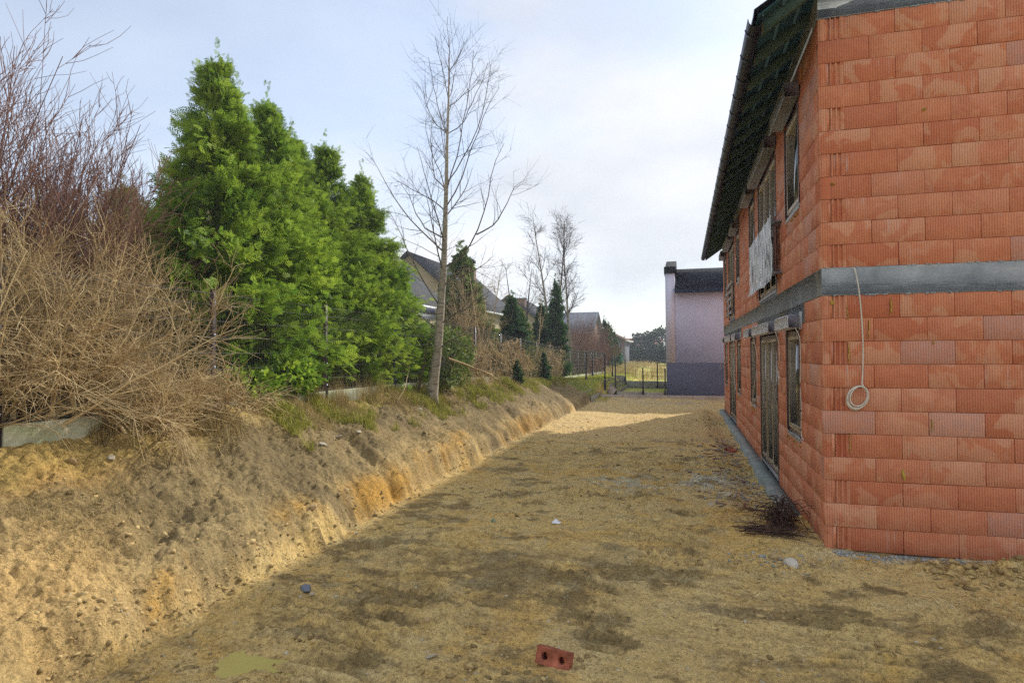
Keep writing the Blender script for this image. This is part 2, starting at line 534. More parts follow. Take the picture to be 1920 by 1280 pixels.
def ground_z(x, y, detail=True):
    x = np.asarray(x, float); y = np.asarray(y, float)
    zt = np.interp(y, ZT_Y, ZT_Z)
    zs = np.interp(y, [-60, 24, 27, 29, 60, 120, 900], [0, 0, 0.06, 0.10, 0.22, 0.3, 0.3])
    wob = 0.16 * fbm(y * 0.55, y * 0 + 3.3, 3, 11) + 0.07 * fbm(y * 2.7, y * 0 + 1.3, 3, 12)
    xf = np.interp(y, [-60, 3.4, 5.7, 7.4, 11, 14, 22, 25.5, 28.9, 29.1, 900], [-3.72, -3.75, -3.97, -3.88, -3.98, -3.93, -3.78, -3.72, -3.66, -3.02, -3.02]) + wob * sstep(27, 24, y)
    wid = np.interp(y, [-60, 5, 12, 22, 26, 28.9, 29.1, 900], [1.72, 1.75, 1.65, 1.5, 1.1, 0.5, 0.75, 0.75])
    t = np.clip((xf - x) / wid, 0, 1)
    prof = np.interp(t, [0, 0.02, 0.06, 0.10, 0.14, 0.22, 0.40, 0.60, 0.80, 0.94, 1.0], [0, 0.04, 0.17, 0.27, 0.32, 0.38, 0.53, 0.69, 0.85, 0.965, 1.0])
    z = zs + (zt - zs) * prof
    bank = sstep(0.01, 0.12, t) * sstep(1.15, 0.85, (xf - x) / wid)
    near = sstep(34, 26, y)
    # worn trench beside the footing and a little spoil heap by the front wall
    z = z - 0.13 * sstep(0.55, 1.1, x) * sstep(8.3, 9.2, y) * sstep(24.4, 23.4, y) * sstep(2.3, 1.5, x)
    z = z + 0.07 * np.exp(-(((x - 0.55) / 0.9) ** 2 + ((y - 21.0) / 3.0) ** 2))
    z = z + 0.16 * np.exp(-(((x - 3.25) / 0.55) ** 2 + ((y - 6.78) / 0.22) ** 2))
    z = z - 0.05 * np.exp(-(((x + 2.92) / 0.30) ** 2 + ((y - 3.60) / 0.17) ** 2))
    if detail:
        flat = (1 - bank) * near * sstep(0.9, 0.0, t)
        z = z + flat * (0.035 * fbm(x * 0.6, y * 0.6, 3, 21) + 0.020 * fbm(x * 2.6, y * 2.6, 4, 22) + 0.010 * fbm(x * 11, y * 11, 3, 23))
        # excavator track scars: long ridges running across, in patches
        patch = sstep(0.05, 0.5, fbm(x * 0.55 + 4, y * 0.75, 3, 31) + 0.3 * np.exp(-(((x + 1.6) / 1.7) ** 2 + ((y - 5.9) / 1.0) ** 2)))
        yy = y + 0.12 * x + 0.05 * fbm(x * 0.8, y * 0.8, 2, 35)
        scar = ridged(x * 1.3 + 2, yy * 9.0, 2, 33) ** 3
        z = z + flat * patch * (0.030 * (scar - 0.35)) * sstep(20, 9, y)
        # crawler tracks: bars pressed across two lanes
        for xl, sd in ((-2.35, 91), (-0.55, 92), (1.05, 93)):
            xc = xl + 0.25 * fbm(y * 0.25, y * 0 + sd, 2, sd) + 0.02 * (y - 6)
            lane = np.exp(-((x - xc) / 0.34) ** 4) * sstep(-0.25, 0.25, fbm(x * 1.1, y * 0.8, 3, sd + 7)) * sstep(15, 9, y)
            ph_ = np.mod((y + 0.10 * (x - xc) + 0.015 * fbm(x * 5, y * 5, 2, sd + 9)) / 0.155, 1.0)
            bar = sstep(0.0, 0.10, ph_) * sstep(0.46, 0.34, ph_)
            z = z + flat * lane * (0.046 * bar - 0.032)
        cl = np.maximum(0, 0.45 - worley(x * 6.5, y * 9, 41) + 0.25 * fbm(x * 20, y * 20, 2, 42)) * sstep(-0.1, 0.4, fbm(x * 0.9, y * 0.9, 2, 43))
        z = z + flat * 0.085 * cl
        # crumbly cut bank
        dn = (xf - x)
        z = z + bank * near * (0.06 * fbm(dn * 1.4, y * 0.8, 3, 51) + 0.05 * fbm(dn * 4.4, y * 2.6, 4, 52)
                               + 0.068 * (0.42 - worley(x * 7.5 + 0.5 * fbm(x * 3, y * 3, 2, 58), y * 4.2, 53)) * sstep(-0.5, 0.3, fbm(x * 0.9, y * 0.7, 2, 59))
                               + 0.038 * (0.42 - worley(x * 19, y * 12, 54)) + 0.016 * fbm(x * 34, y * 26, 2, 55))
        slump = sstep(0.15, 0.5, fbm(x * 1.1 + 9, y * 0.9, 3, 57))
        z = z - bank * near * 0.05 * slump
        top = sstep(0.85, 1.05, (xf - x) / wid) * near
        z = z + top * (0.05 * fbm(x * 1.3, y * 1.3, 3, 61) + 0.02 * fbm(x * 9, y * 9, 3, 62))
        z = z + 0.02 * near * np.exp(-(((x - 2.9) / 1.2) ** 2 + ((y - 6.85) / 0.3) ** 2)) * (1 + 2.5 * fbm(x * 14, y * 14, 3, 71))
        z = z + (1 - near) * 0.06 * fbm(x * 0.2, y * 0.2, 3, 81)
    return z

def gz(x, y):
    return float(ground_z(np.array([x]), np.array([y]))[0])

def grow(a, b, s0, g):
    out = [a]; s = s0
    while abs(out[-1] - a) < abs(b - a):
        out.append(out[-1] + (s if b > a else -s)); s *= g
    return out

def build_ground():
    xs = sorted(set(np.round(np.concatenate([grow(-6.4, -900, 0.05, 1.22), np.arange(-6.4, -5.4, 0.03), np.arange(-5.4, -3.4, 0.0135), np.arange(-3.4, 3.6, 0.022), grow(3.62, 900, 0.04, 1.22)]), 4)))
    ylog = 2.4 * np.exp(np.arange(0, math.log(31 / 2.4), 0.0042))
    ys = sorted(set(np.round(np.concatenate([grow(2.39, -120, 0.05, 1.25), ylog, grow(31.1, 1500, 0.25, 1.09)]), 4)))
    xs = np.array(xs); ys = np.array(ys)
    X, Y = np.meshgrid(xs, ys)
    Z = ground_z(X, Y)
    nx, ny = len(xs), len(ys)
    V = np.stack([X, Y, Z], -1).reshape(-1, 3)
    i = np.arange(ny - 1)[:, None] * nx; j = np.arange(nx - 1)[None, :]
    a = i + j
    Q = np.stack([a, a + 1, a + nx + 1, a + nx], -1).reshape(-1, 4)
    me = np_mesh('ground', V, None, Q, True)
    # kinds of soil
    x, y = X.ravel(), Y.ravel()
    c = lambda *a: np.array(a)[None, :]
    n1 = fbm(x * 0.5, y * 0.7, 6, 101, 0.62); n2 = fbm(x * 1.7, y * 2.6, 6, 102, 0.65); n3 = fbm(x * 5, y * 5, 3, 103)
    col = np.repeat(c(0.345, 0.255, 0.115), len(x), 0)
    def mixin(colr, w):
        nonlocal col
        w = np.clip(w, 0, 1)[:, None]
        col = col * (1 - w) + c(*colr) * w
    mixin((0.43, 0.33, 0.165), sstep(0.0, 0.5, n1) * 0.85)               # dry pale silt
    mixin((0.35, 0.235, 0.085), sstep(0.1, 0.55, fbm(x * 0.8 + 7, y * 1.1, 6, 105, 0.6)) * 0.8)   # ochre loam
    mixin((0.165, 0.122, 0.062), sstep(0.0, 0.55, n2 * 0.8 + 0.5 * np.exp(-(((x + 1.6) / 1.8) ** 2 + ((y - 5.9) / 0.8) ** 2))) * 0.8)  # damp churned earth
    mixin((0.105, 0.080, 0.042), sstep(0.22, 0.42, n2 * 0.8 + 0.30 * np.exp(-(((x + 1.4) / 1.9) ** 2 + ((y - 5.9) / 0.75) ** 2))) * 0.6)   # wet mud with a crisp edge
    mixin((0.27, 0.235, 0.15), sstep(0.2, 0.5, n3) * 0.35)
    yy_ = y + 0.12 * x + 0.05 * fbm(x * 0.8, y * 0.8, 2, 35)
    rut = ridged(x * 1.3 + 2, yy_ * 9.0, 2, 33) ** 3
    pt_ = sstep(0.0, 0.45, fbm(x * 0.55 + 4, y * 0.75, 3, 31) + 0.35 * np.exp(-(((x + 1.6) / 1.7) ** 2 + ((y - 5.9) / 1.0) ** 2)))
    mixin((0.15, 0.112, 0.06), pt_ * sstep(0.42, 0.12, rut) * 0.45 * sstep(20, 9, y))       # darker earth in the low parts of the ruts
    mixin((0.44, 0.35, 0.19), pt_ * sstep(0.6, 0.95, rut) * 0.35)
    for xl, sd in ((-2.35, 91), (-0.55, 92), (1.05, 93)):
        xc = xl + 0.25 * fbm(y * 0.25, y * 0 + sd, 2, sd) + 0.02 * (y - 6)
        lane = np.exp(-((x - xc) / 0.34) ** 4) * sstep(-0.25, 0.25, fbm(x * 1.1, y * 0.8, 3, sd + 7)) * sstep(15, 9, y)
        ph_ = np.mod((y + 0.10 * (x - xc) + 0.015 * fbm(x * 5, y * 5, 2, sd + 9)) / 0.155, 1.0)
        mixin((0.16, 0.12, 0.062), lane * sstep(0.40, 0.52, ph_) * sstep(1.0, 0.9, ph_) * 0.8 * sstep(-0.5, 0.2, n3))   # relief shade between the bars, put into the colour
    mixin((0.24, 0.235, 0.20), 0.8 * np.exp(-(((x + 1.0) / 0.9) ** 2 + ((y - 10.2) / 0.8) ** 2)) * sstep(-0.1, 0.4, n3))      # grey crushed stone
    mixin((0.30, 0.31, 0.29), 0.9 * np.exp(-(((x - 0.4) / 0.45) ** 2 + ((y - 10.7) / 0.7) ** 2)) * sstep(-0.2, 0.3, n3))
    mixin((0.36, 0.37, 0.34), 0.9 * np.exp(-(((x - 2.6) / 1.0) ** 2 + ((y - 7.12) / 0.14) ** 2)) * sstep(-0.5, 0.1, n3))
    mixin((0.36, 0.27, 0.15), sstep(14.2, 16.5, y) * sstep(27, 23, y) * (0.65 + 0.35 * n2))     # yellow sand beyond
    mixin((0.25, 0.215, 0.155), sstep(23.0, 25.5, y) * sstep(28, 27, y) * sstep(-0.4, 0.4, n2) * 0.8)
    # bank
    xf = np.interp(y, [-60, 3.4, 5.7, 7.4, 11, 14, 22, 25.5], [-3.72, -3.75, -3.97, -3.88, -3.98, -3.93, -3.78, -3.72])
    dn = xf - x
    bk = sstep(-0.05, 0.12, dn) * sstep(29, 26, y)
    mixin((0.255, 0.200, 0.115), bk * 0.95)
    mixin((0.130, 0.100, 0.060), bk * sstep(-0.1, 0.45, fbm(x * 1.3, y * 1.1, 7, 111, 0.68)) * 0.75)
    mixin((0.34, 0.255, 0.135), bk * sstep(0.05, 0.5, fbm(x * 0.7, y * 0.6 + 3, 6, 113, 0.62)) * 0.75 * sstep(1.5, 0.7, dn))
    orange = np.exp(-(((dn - 0.16) / 0.17) ** 2)) * sstep(-0.35, 0.3, fbm(x * 0.6, y * 0.75 + 1.2, 6, 117, 0.65)) * sstep(2.6, 3.6, y) * sstep(21, 12, y)
    mixin((0.43, 0.25, 0.06), bk * orange * 0.9)
    mixin((0.155, 0.120, 0.068), bk * sstep(0.30, 0.55, dn + 0.22 * fbm(x * 1.8, y * 1.4, 5, 114, 0.6)) * sstep(1.55, 1.2, dn) * (0.62 + 0.2 * fbm(x * 1.1, y * 0.9, 3, 115)) * sstep(3.0, 4.6, y + 0.8 * dn))   # dark topsoil layer over the sand
    mixin((0.46, 0.32, 0.155), bk * np.exp(-(((x + 4.3) / 0.5) ** 2 + ((y - 3.1) / 0.7) ** 2)) * 0.8)
    mixin((0.44, 0.27, 0.09), np.exp(-(((x + 5.3) / 0.25) ** 2 + ((y - 4.0) / 0.7) ** 2)) * 0.9)
    # garden soil and turf on top
    tp = sstep(1.25, 1.6, dn + 0.25 * fbm(x * 2, y * 1.3, 4, 119))
    mixin((0.33, 0.245, 0.095), tp * 0.8 * sstep(27, 24, y))
    mixin((0.15, 0.105, 0.055), sstep(-5.65, -5.8, x) * 0.85)
    gn = sstep(-0.15, 0.3, fbm(x * 1.4, y * 1.4, 3, 121))
    mixin((0.24, 0.24, 0.05), tp * gn * sstep(7, 12, y) * 0.85)
    mixin((0.19, 0.22, 0.045), sstep(28.6, 29.4, y) * (0.55 + 0.45 * gn))
    mixin((0.16, 0.20, 0.035), sstep(25.2, 26, y) * sstep(-3.75, -3.95, x) * 0.8)
    mixin((0.36, 0.29, 0.12), sstep(40, 60, y) * sstep(-0.2, 0.3, fbm(x * 0.16, y * 0.16, 3, 123)) * 0.8)
    mixin((0.10, 0.13, 0.035), sstep(85, 120, y) * 0.7)
    # crumb-scale mottling of the soil itself
    mot = fbm(x * 14, y * 14, 3, 131) * sstep(30, 12, y)
    sc_ = 2.6 - 0.98 * bk  # shade lifted in the colour: flat ground brightened more than the lit bank
    col = col * np.array([[0.97, 0.97, 0.79]]) * (1 + 0.16 * mot)[:, None]
    sc_ = np.minimum(sc_, 0.80 / col.max(axis=1))
    col = np.maximum(col * sc_[:, None], 0.02)
    put_attr(me, 'soil', col, 'FLOAT_COLOR')
    return tag(obj('ground', me, M['soil']), 'bare churned construction soil with a cut bank', None, None, 'structure')

ground = build_ground()
# ------------------------------------------------------------------ unfinished brick house (local origin = near corner)
HX, HY = 1.466, 7.31
PB = 0.249
BAND = 0.30
Z1 = 11 * PB            # top of ground-floor blocks
Z2 = Z1 + BAND          # foot of upper-floor blocks
Z3 = Z2 + 11 * PB       # top of upper-floor blocks
HL, HW = 16.54, 10.0    # length along the side, width along the front
house = empty('unfinished_house', (HX, HY, 0))
tag(house, 'unfinished two-storey house of bare red clay blocks with grey concrete bands', 'house')
rng = np.random.default_rng(7)

def yl(Y): return Y - HY
OPEN = [  # y0, y1, z0, z1, storey, kind
    (yl(8.66), yl(9.70), 4 * PB, 10 * PB, 0, 'window'), (yl(10.60), yl(12.85), 0.0, 10 * PB, 0, 'door'),
    (yl(13.65), yl(14.60), 4 * PB, 10 * PB, 0, 'window'), (yl(17.10), yl(18.10), 4 * PB, 10 * PB, 0, 'window'),
    (yl(18.80), yl(21.00), 0.0, 10 * PB, 0, 'door'), (yl(22.05), yl(23.0), 4 * PB, 10 * PB, 0, 'window'),
    (yl(8.52), yl(9.62), Z2 + 4 * PB, Z2 + 10 * PB, 1, 'window'), (yl(10.55), yl(12.90), Z2, Z2 + 10 * PB, 1, 'door'),
    (yl(13.55), yl(14.60), Z2 + 4 * PB, Z2 + 10 * PB, 1, 'window'), (yl(17.10), yl(18.10), Z2 + 4 * PB, Z2 + 10 * PB, 1, 'window'),
    (yl(18.80), yl(21.00), Z2, Z2 + 10 * PB, 1, 'door'), (yl(22.05), yl(23.0), Z2 + 4 * PB, Z2 + 10 * PB, 1, 'window')]
LINT = [(yl(8.30), yl(13.20), 10 * PB, Z1), (yl(16.8), yl(23.2), 10 * PB, Z1)]

def cells(u0, u1, z0, z1, ops):
    us = sorted({u0, u1, *[o[0] for o in ops], *[o[1] for o in ops]})
    zs = sorted({z0, z1, *[o[2] for o in ops], *[o[3] for o in ops]})
    us = [u for u in us if u0 <= u <= u1]; zs = [z for z in zs if z0 <= z <= z1]
    out = []
    for a, b in zip(us[:-1], us[1:]):
        run = None
        for c, d in zip(zs[:-1], zs[1:]):
            mu, mz = (a + b) / 2, (c + d) / 2
            if any(o[0] < mu < o[1] and o[2] < mz < o[3] for o in ops):
                if run: out.append((a, b, *run)); run = None
            else:
                run = (run[0], d) if run else (c, d)
        if run: out.append((a, b, *run))
    return out

# cores behind the facing blocks (joint colour shows in the gaps)
mb = MB()
for (a, b, c, d) in cells(0.26, HL - 0.02, -0.02, Z3, [o[:4] for o in OPEN]):
    mb.box(0.045, 0.25, a, b, c, d)
side_wall = mb.build('wall', M['mortar'], house)
mb = MB(); mb.box(0.045, HW, 0.045, 0.25, -0.02, Z3)
front_wall = mb.build('wall', M['mortar'], house)
mb = MB(); mb.box(0.25, HW, HL - 0.25, HL - 0.02, -0.02, Z3); mb.box(HW - 0.25, HW - 0.01, 0.26, HL - 0.26, -0.02, Z3)
obj('wall', mb.mesh('wall'), M['brick'], house)

_bm = {}
def brick_verts(L, H, grooved, flip):
    g = 0.0016; D = 0.10; c = 0.0022
    if not grooved:
        V = [(g + c, 0, g + c), (L - g - c, 0, g + c), (L - g - c, 0, H - g - c), (g + c, 0, H - g - c),
             (g, c, g), (L - g, c, g), (L - g, c, H - g), (g, c, H - g),
             (g, D, g), (L - g, D, g), (L - g, D, H - g), (g, D, H - g)]
        q = [(0, 1, 2, 3)]
        for i in range(4):
            j = (i + 1) % 4
            q += [(4 + i, 4 + j, j, i), (8 + i, 8 + j, 4 + j, 4 + i)]
        return np.array(V), np.array(q)
    # end face of a block: tongue-and-groove slots
    d = 0.034
    prof = [(g, 0)]
    x = 0.078
    for k in range(3):
        prof += [(x, 0), (x + 0.003, d), (x + 0.034, d * 0.75), (x + 0.041, 0)]
        x += 0.052
    prof += [(L - g, 0)]
    if flip:
        prof = [(L - px, py) for px, py in prof][::-1]
    n = len(prof)
    V = [(px, py, g) for px, py in prof] + [(px, py, H - g) for px, py in prof] + [(g, D, g), (L - g, D, g), (g, D, H - g), (L - g, D, H - g)]
    q = [(i, i + 1, n + i + 1, n + i) for i in range(n - 1)]
    q += [(2 * n, 0, n, 2 * n + 2), (n - 1, 2 * n + 1, 2 * n + 3, 2 * n - 1)]
    V = np.array(V)
    q = np.array(q)
    return V, q

def brick_mesh(L, H, grooved=False, flip=False):
    key = (round(L, 3), round(H, 3), grooved, flip)
    if key not in _bm:
        V, q = brick_verts(*key)
        me = np_mesh('brick', V, None, q)
        me.materials.append(M['brick'])
        _bm[key] = me
    return _bm[key]

def minus(a, b, ops):
    segs = [(a, b)]
    for o0, o1 in ops:
        new = []
        for s, e in segs:
            if o1 <= s or o0 >= e: new.append((s, e))
            else:
                if o0 - s > 0.03: new.append((s, o0))
                if e - o1 > 0.03: new.append((o1, e))
        segs = new
    return segs

BR = []   # wall, u0, u1, z0, z1, grooved
for st, zb in ((0, 0.0), (1, Z2)):
    for k in range(11):
        z0, z1 = zb + k * PB, zb + (k + 1) * PB
        A = (k % 2 == 0)
        # front: u to the right of the corner
        u = 0.0
        first = True
        while u < HW - 0.05:
            L_ = 0.25 if (first and A) else 0.5
            BR.append(('f', u, min(HW, u + L_), z0, z1, first and A)); u += L_; first = False
        ops = [(o[0], o[1]) for o in OPEN if o[2] < (z0 + z1) / 2 < o[3]] + [(o[0], o[1]) for o in LINT if o[2] < (z0 + z1) / 2 < o[3]]
        u = 0.0; first = True
        while u < HL - 0.05:
            L_ = 0.25 if (first and not A) else 0.5
            e = min(HL, u + L_)
            for s, t in minus(u, e, ops):
                BR.append(('s', s, t, z0, z1, first and not A))
            u = e; first = False
camp = np.array([-HX, -HY, 2.14])
def bdist(b):
    c = np.array([(b[1] + b[2]) / 2, 0, (b[3] + b[4]) / 2]) if b[0] == 'f' else np.array([0, (b[1] + b[2]) / 2, (b[3] + b[4]) / 2])
    far = np.linalg.norm(c - camp)
    if b[0] == 'f' and b[1] > 2.3: far += 100
    return far
BR.sort(key=bdist)
J = MB()
JS = MB()
for n_, (w, u0, u1, z0, z1, gr) in enumerate(BR):
    L_ = u1 - u0; jit = rng.normal(0, 0.0022)
    jit = float(np.clip(jit, -0.0045, 0.0045))
    if w == 'f':
        loc = (u0, jit, z0); rot = 0.0; par = front_wall
    else:
        loc = (jit, u1, z0); rot = -math.pi / 2; par = side_wall
    if n_ < 298:
        o = bpy.data.objects.new('brick', brick_mesh(L_, PB, gr, w == 's'))
        link(o, par); o.location = loc
        o.rotation_euler = (0, rng.normal(0, 0.0015), rot + rng.normal(0, 0.002))
        o.scale = (rng.uniform(0.990, 1.0), 1, rng.uniform(0.988, 1.0))
    else:
        V, q = brick_verts(L_, PB, gr, w == 's')
        if w == 'f':
            J.add(V + np.array(loc), q, att=rng.random())
        else:   # the joined side blocks live in an object turned like the single ones
            JS.add(V + np.array((-u1, jit, z0)), q, att=rng.random())
tag(J.build('brickwork', M['brick'], front_wall, attname='rnd'), kind='stuff')
jo = JS.build('brickwork', M['brick'], side_wall, attname='rnd', rot=(0, 0, -math.pi / 2))
tag(jo, kind='stuff')

# concrete ring beams, lintels, footing
def beam(name, z0, z1, mat, out=0.006):
    mb = MB()
    n = 24
    xs = np.linspace(-out, HW, n)
    mb.bbox(-out, HW, -out, 0.25, z0 + 0.001, z1 - 0.001, 0.006)
    f = mb.build(name, mat, house)
    mb = MB(); mb.bbox(-out + 0.001, 0.25, 0.252, HL, z0 + 0.001, z1 - 0.001, 0.006)
    mb.build(name, mat, house)
beam('ring_beam', Z1, Z2, M['concrete'])
beam('ring_beam', Z3, Z3 + 0.27, M['concrete'])
for l in LINT:
    mb = MB(); mb.bbox(-0.004, 0.25, l[0], l[1], l[2] + 0.002, l[3] + 0.0005, 0.004)
    mb.build('lintel', M['concrete'], house)
# ragged mortar squeezed out under the beam
for (zc, seed) in ((Z1, 1), (Z2, 2), (Z3, 3)):
    r_ = np.random.default_rng(seed); mb = MB()
    for k in range(30):
        x = r_.uniform(0, 3.2); w = r_.uniform(0.015, 0.06); h = r_.uniform(0.004, 0.014)
        M4 = Matrix.Translation((x, -0.004, zc)) @ Matrix.Rotation(r_.uniform(-0.3, 0.3), 4, 'Y')
        mb.bbox(-w / 2, w / 2, -0.006, 0.006, -h, h * 0.6, min(h, w) * 0.35, M4)
    tag(mb.build('mortar_squeeze', M['concrete'], house), kind='stuff')
mb = MB()
r_ = np.random.default_rng(5)
ysf = np.linspace(1.1, HL + 0.25, 60)
outer = -0.19 + 0.03 * fbm(ysf * 2.2, ysf * 0, 3, 9)
topz = -0.012 + 0.012 * fbm(ysf * 3, ysf * 0 + 2, 3, 8)
V = []
for y, o_, tz in zip(ysf, outer, topz):
    V += [(o_ - 0.02, y, -0.45), (o_, y, tz - 0.02), (o_ + 0.02, y, tz), (0.005, y, tz), (0.005, y, -0.45)]
q = []
for i in range(len(ysf) - 1):
    for j in range(4):
        q.append((i * 5 + j, (i + 1) * 5 + j, (i + 1) * 5 + j + 1, i * 5 + j + 1))
V = np.array(V); mb.add(V, q, [(0, 1, 2), (0, 2, 3), (0, 3, 4)])
mb.build('footing', M['footing'], house)
mb = MB(); mb.bbox(0.0, HW, -0.05, 0.2, -0.4, -0.021, 0.01); mb.bbox(0.006, HW, 0.2, HL, -0.3, -0.022, 0.01)
mb.build('footing', M['footing'], house)

# windows and glazed doors, outer face near the wall plane
def window(y0, y1, z0, z1, storey, kind):
    fz0 = z0 + (0.085 if kind == 'door' else 0.0)
    fz1 = z1 - 0.075 if storey == 0 else z1 - 0.17
    fw = 0.055
    X0, X1 = 0.014, 0.085
    mb = MB()
    mb.bbox(X0, X1, y0 + 0.008, y0 + fw, fz0, fz1, 0.004); mb.bbox(X0, X1, y1 - fw, y1 - 0.008, fz0, fz1, 0.004)
    mb.bbox(X0 + 0.001, X1, y0 + fw, y1 - fw, fz1 - fw, fz1, 0.004); mb.bbox(X0 + 0.001, X1, y0 + fw, y1 - fw, fz0, fz0 + fw, 0.004)
    root = mb.build('window' if kind == 'window' else 'glazed_door', M['frame'], house)
    ns = 1 if kind == 'window' else 3
    a, b = y0 + fw, y1 - fw
    w = (b - a) / ns
    for i in range(ns):
        s0, s1 = a + i * w + 0.004, a + (i + 1) * w - 0.004
        sw = 0.062
        mb = MB()
        xa = X0 - 0.006 if i % 2 == 0 else X0 + 0.004
        za, zb_ = fz0 + fw + 0.003, fz1 - fw - 0.003
        mb.bbox(xa, xa + 0.06, s0, s0 + sw, za, zb_, 0.005); mb.bbox(xa, xa + 0.06, s1 - sw, s1, za, zb_, 0.005)
        mb.bbox(xa + 0.001, xa + 0.06, s0 + sw, s1 - sw, zb_ - sw, zb_, 0.005); mb.bbox(xa + 0.001, xa + 0.06, s0 + sw, s1 - sw, za, za + sw, 0.005)
        mb.build('sash', M['sash'], root)
        mb = MB(); mb.box(xa + 0.028, xa + 0.036, s0 + sw, s1 - sw, za + sw, zb_ - sw)
        mb.build('pane', M['glass'], root)
    mb = MB()
    if kind == 'window':
        mb.bbox(-0.012, 0.07, y0 + 0.004, y1 - 0.004, z0 - 0.055, z0 - 0.002, 0.004)
        mb.bbox(0.008, 0.03, y0 + 0.004, y1 - 0.004, z0 - 0.10, z0 - 0.056, 0.004)
    else:
        mb.bbox(-0.012, 0.07, y0 + 0.004, y1 - 0.004, fz0 - 0.034, fz0 - 0.001, 0.004)
    mb.build('sill', M['sill'], root)
    if kind == 'door':
        mb = MB(); mb.bbox(0.004, 0.08, y0 + 0.004, y1 - 0.004, z0 + 0.003, fz0 - 0.036, 0.003); mb.build('threshold', M['gutter'], root)
    # added dark panel in place of the unlit room, stopping daylight at the joints
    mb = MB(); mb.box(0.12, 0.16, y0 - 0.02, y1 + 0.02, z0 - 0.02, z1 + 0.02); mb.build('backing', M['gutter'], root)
    # dribbles of mounting foam round the frame
    r2 = np.random.default_rng(int(y0 * 100) + storey)
    mb = MB()
    for k in range(26 if kind == 'window' else 34):
        if r2.random() < 0.55 or kind == 'door':
            yy = y0 + r2.choice([0.0, 1.0]) * (y1 - y0); zz = r2.uniform(fz0, fz1)
            M4 = Matrix.Translation((0.006, yy, zz)); sz = (0.010, 0.010, r2.uniform(0.02, 0.07))
        else:
            yy = r2.uniform(y0, y1); zz = z0 - 0.10 if kind == 'window' else z0
            M4 = Matrix.Translation((-0.002, yy, zz)); sz = (0.012, r2.uniform(0.02, 0.06), 0.012)
        mb.bbox(-sz[0], sz[0], -sz[1], sz[1], -sz[2], sz[2], min(sz) * 0.6, M4)
    tag(mb.build('foam_bead', M['foam'], root), kind='stuff')
    # roller shutter box over the opening
    pj = 0.155 if storey == 0 else 0.19
    zb0 = z1 - 0.055 if storey == 0 else z1 - 0.155
    hgt = 0.175 if storey == 0 else 0.20
    mb = MB(); mb.bbox(-pj, -0.008, y0 - 0.10, y1 + 0.08, zb0, zb0 + hgt, 0.012)
    mb.bbox(-pj - 0.004, -0.10, y0 - 0.09, y1 + 0.07, zb0 + 0.05, zb0 + 0.058, 0.002)
    bx_ = mb.build('shutter_box', M['box'] if storey == 0 else M['boxup'], house)
    for ya in (y0 - 0.118, y1 + 0.081):
        mb = MB(); mb.bbox(-pj + 0.006, -0.010, ya, ya + 0.0165, zb0 + 0.004, zb0 + hgt - 0.004, 0.004); mb.build('end_cap', M['boxend'], bx_)
    if storey == 0:
        mb = MB(); mb.bbox(-0.03, -0.002, y0 - 0.20, y0 - 0.122, zb0 - 0.02, zb0 + hgt + 0.03, 0.003)
        mb.build('mounting_plate', M['box'], bx_)
    # guide rails
    for yg in (y0 - 0.012, y1 - 0.028):
        mb = MB(); mb.bbox(-0.012, 0.012, yg, yg + 0.04, fz0 + 0.01, fz1, 0.003); mb.build('guide_rail', M['frame'], root)
for o_ in OPEN: window(*o_)

# balcony guards at the two upper glazed doors
def guard(y0, y1, z0, z1, x, wrapped):
    mb = MB(); mb.bbox(x + 0.002, x + 0.038, y0 + 0.041, y1 - 0.041, z1 - 0.03, z1, 0.004)
    g = mb.build('balcony_guard', M['frame'] if wrapped else M['sash'], house)
    for yy in (y0, y1 - 0.04):
        mb = MB(); mb.bbox(x, x + 0.04, yy, yy + 0.04, z0, z1, 0.004); mb.build('post', M['frame'] if wrapped else M['sash'], g)
    n = 5
    for k in range(n):
        zz = z0 + 0.04 + k * (z1 - z0 - 0.13) / (n - 1)
        mb = MB(); mb.bbox(x + 0.004, x + 0.036, y0 + 0.041, y1 - 0.041, zz, zz + 0.085, 0.004)
        mb.build('rail', M['boxup'], g)
    for yy in (y0 + 0.05, y1 - 0.09):
        for zz in (z0 + 0.08, z1 - 0.10):
            mb = MB(); mb.bbox(x + 0.037, 0.012, yy, yy + 0.03, zz, zz + 0.03, 0.003); mb.build('bracket', M['boxend'], g)
    for zz in (z0 + 0.02, z1 - 0.12):
        mb = MB(); mb.bbox(x - 0.01, 0.0, y0 - 0.16, y0 - 0.001, zz, zz + 0.03, 0.003); mb.build('bracket', M['boxend'], g)
    if wrapped:
        ny, nzz = 90, 26
        yy = np.linspace(y0 - 0.03, y1 + 0.10, ny); zz = np.linspace(z0 - 0.06, z1 + 0.03, nzz)
        Yg, Zg = np.meshgrid(yy, zz)
        edge = 0.07 * fbm(Zg * 6, Zg * 0 + 5, 3, 3) * sstep(y1 - 0.5, y1 + 0.1, Yg)
        Yg = Yg + edge
        Zg = Zg + 0.03 * fbm(Yg * 5, Yg * 0, 3, 6) * sstep(z0 + 0.2, z0 - 0.06, Zg)
        Xg = x - 0.012 - 0.022 * ridged(Yg * 6, Zg * 0.9, 3, 12) - 0.012 * fbm(Yg * 16, Zg * 3, 2, 13) - 0.05 * sstep(z0 + 0.1, z0 - 0.06, Zg) * vn(Yg * 3, Yg * 0, 4)
        Vf = np.stack([Xg, Yg, Zg], -1).reshape(-1, 3)
        a = (np.arange(nzz - 1)[:, None] * ny + np.arange(ny - 1)[None, :])
        Q = np.stack([a, a + ny, a + ny + 1, a + 1], -1).reshape(-1, 4)
        o = obj('plastic_wrap', np_mesh('plastic_wrap', Vf, None, Q, True), M['wrap'], g)
        o['label'] = 'crumpled translucent white plastic film'

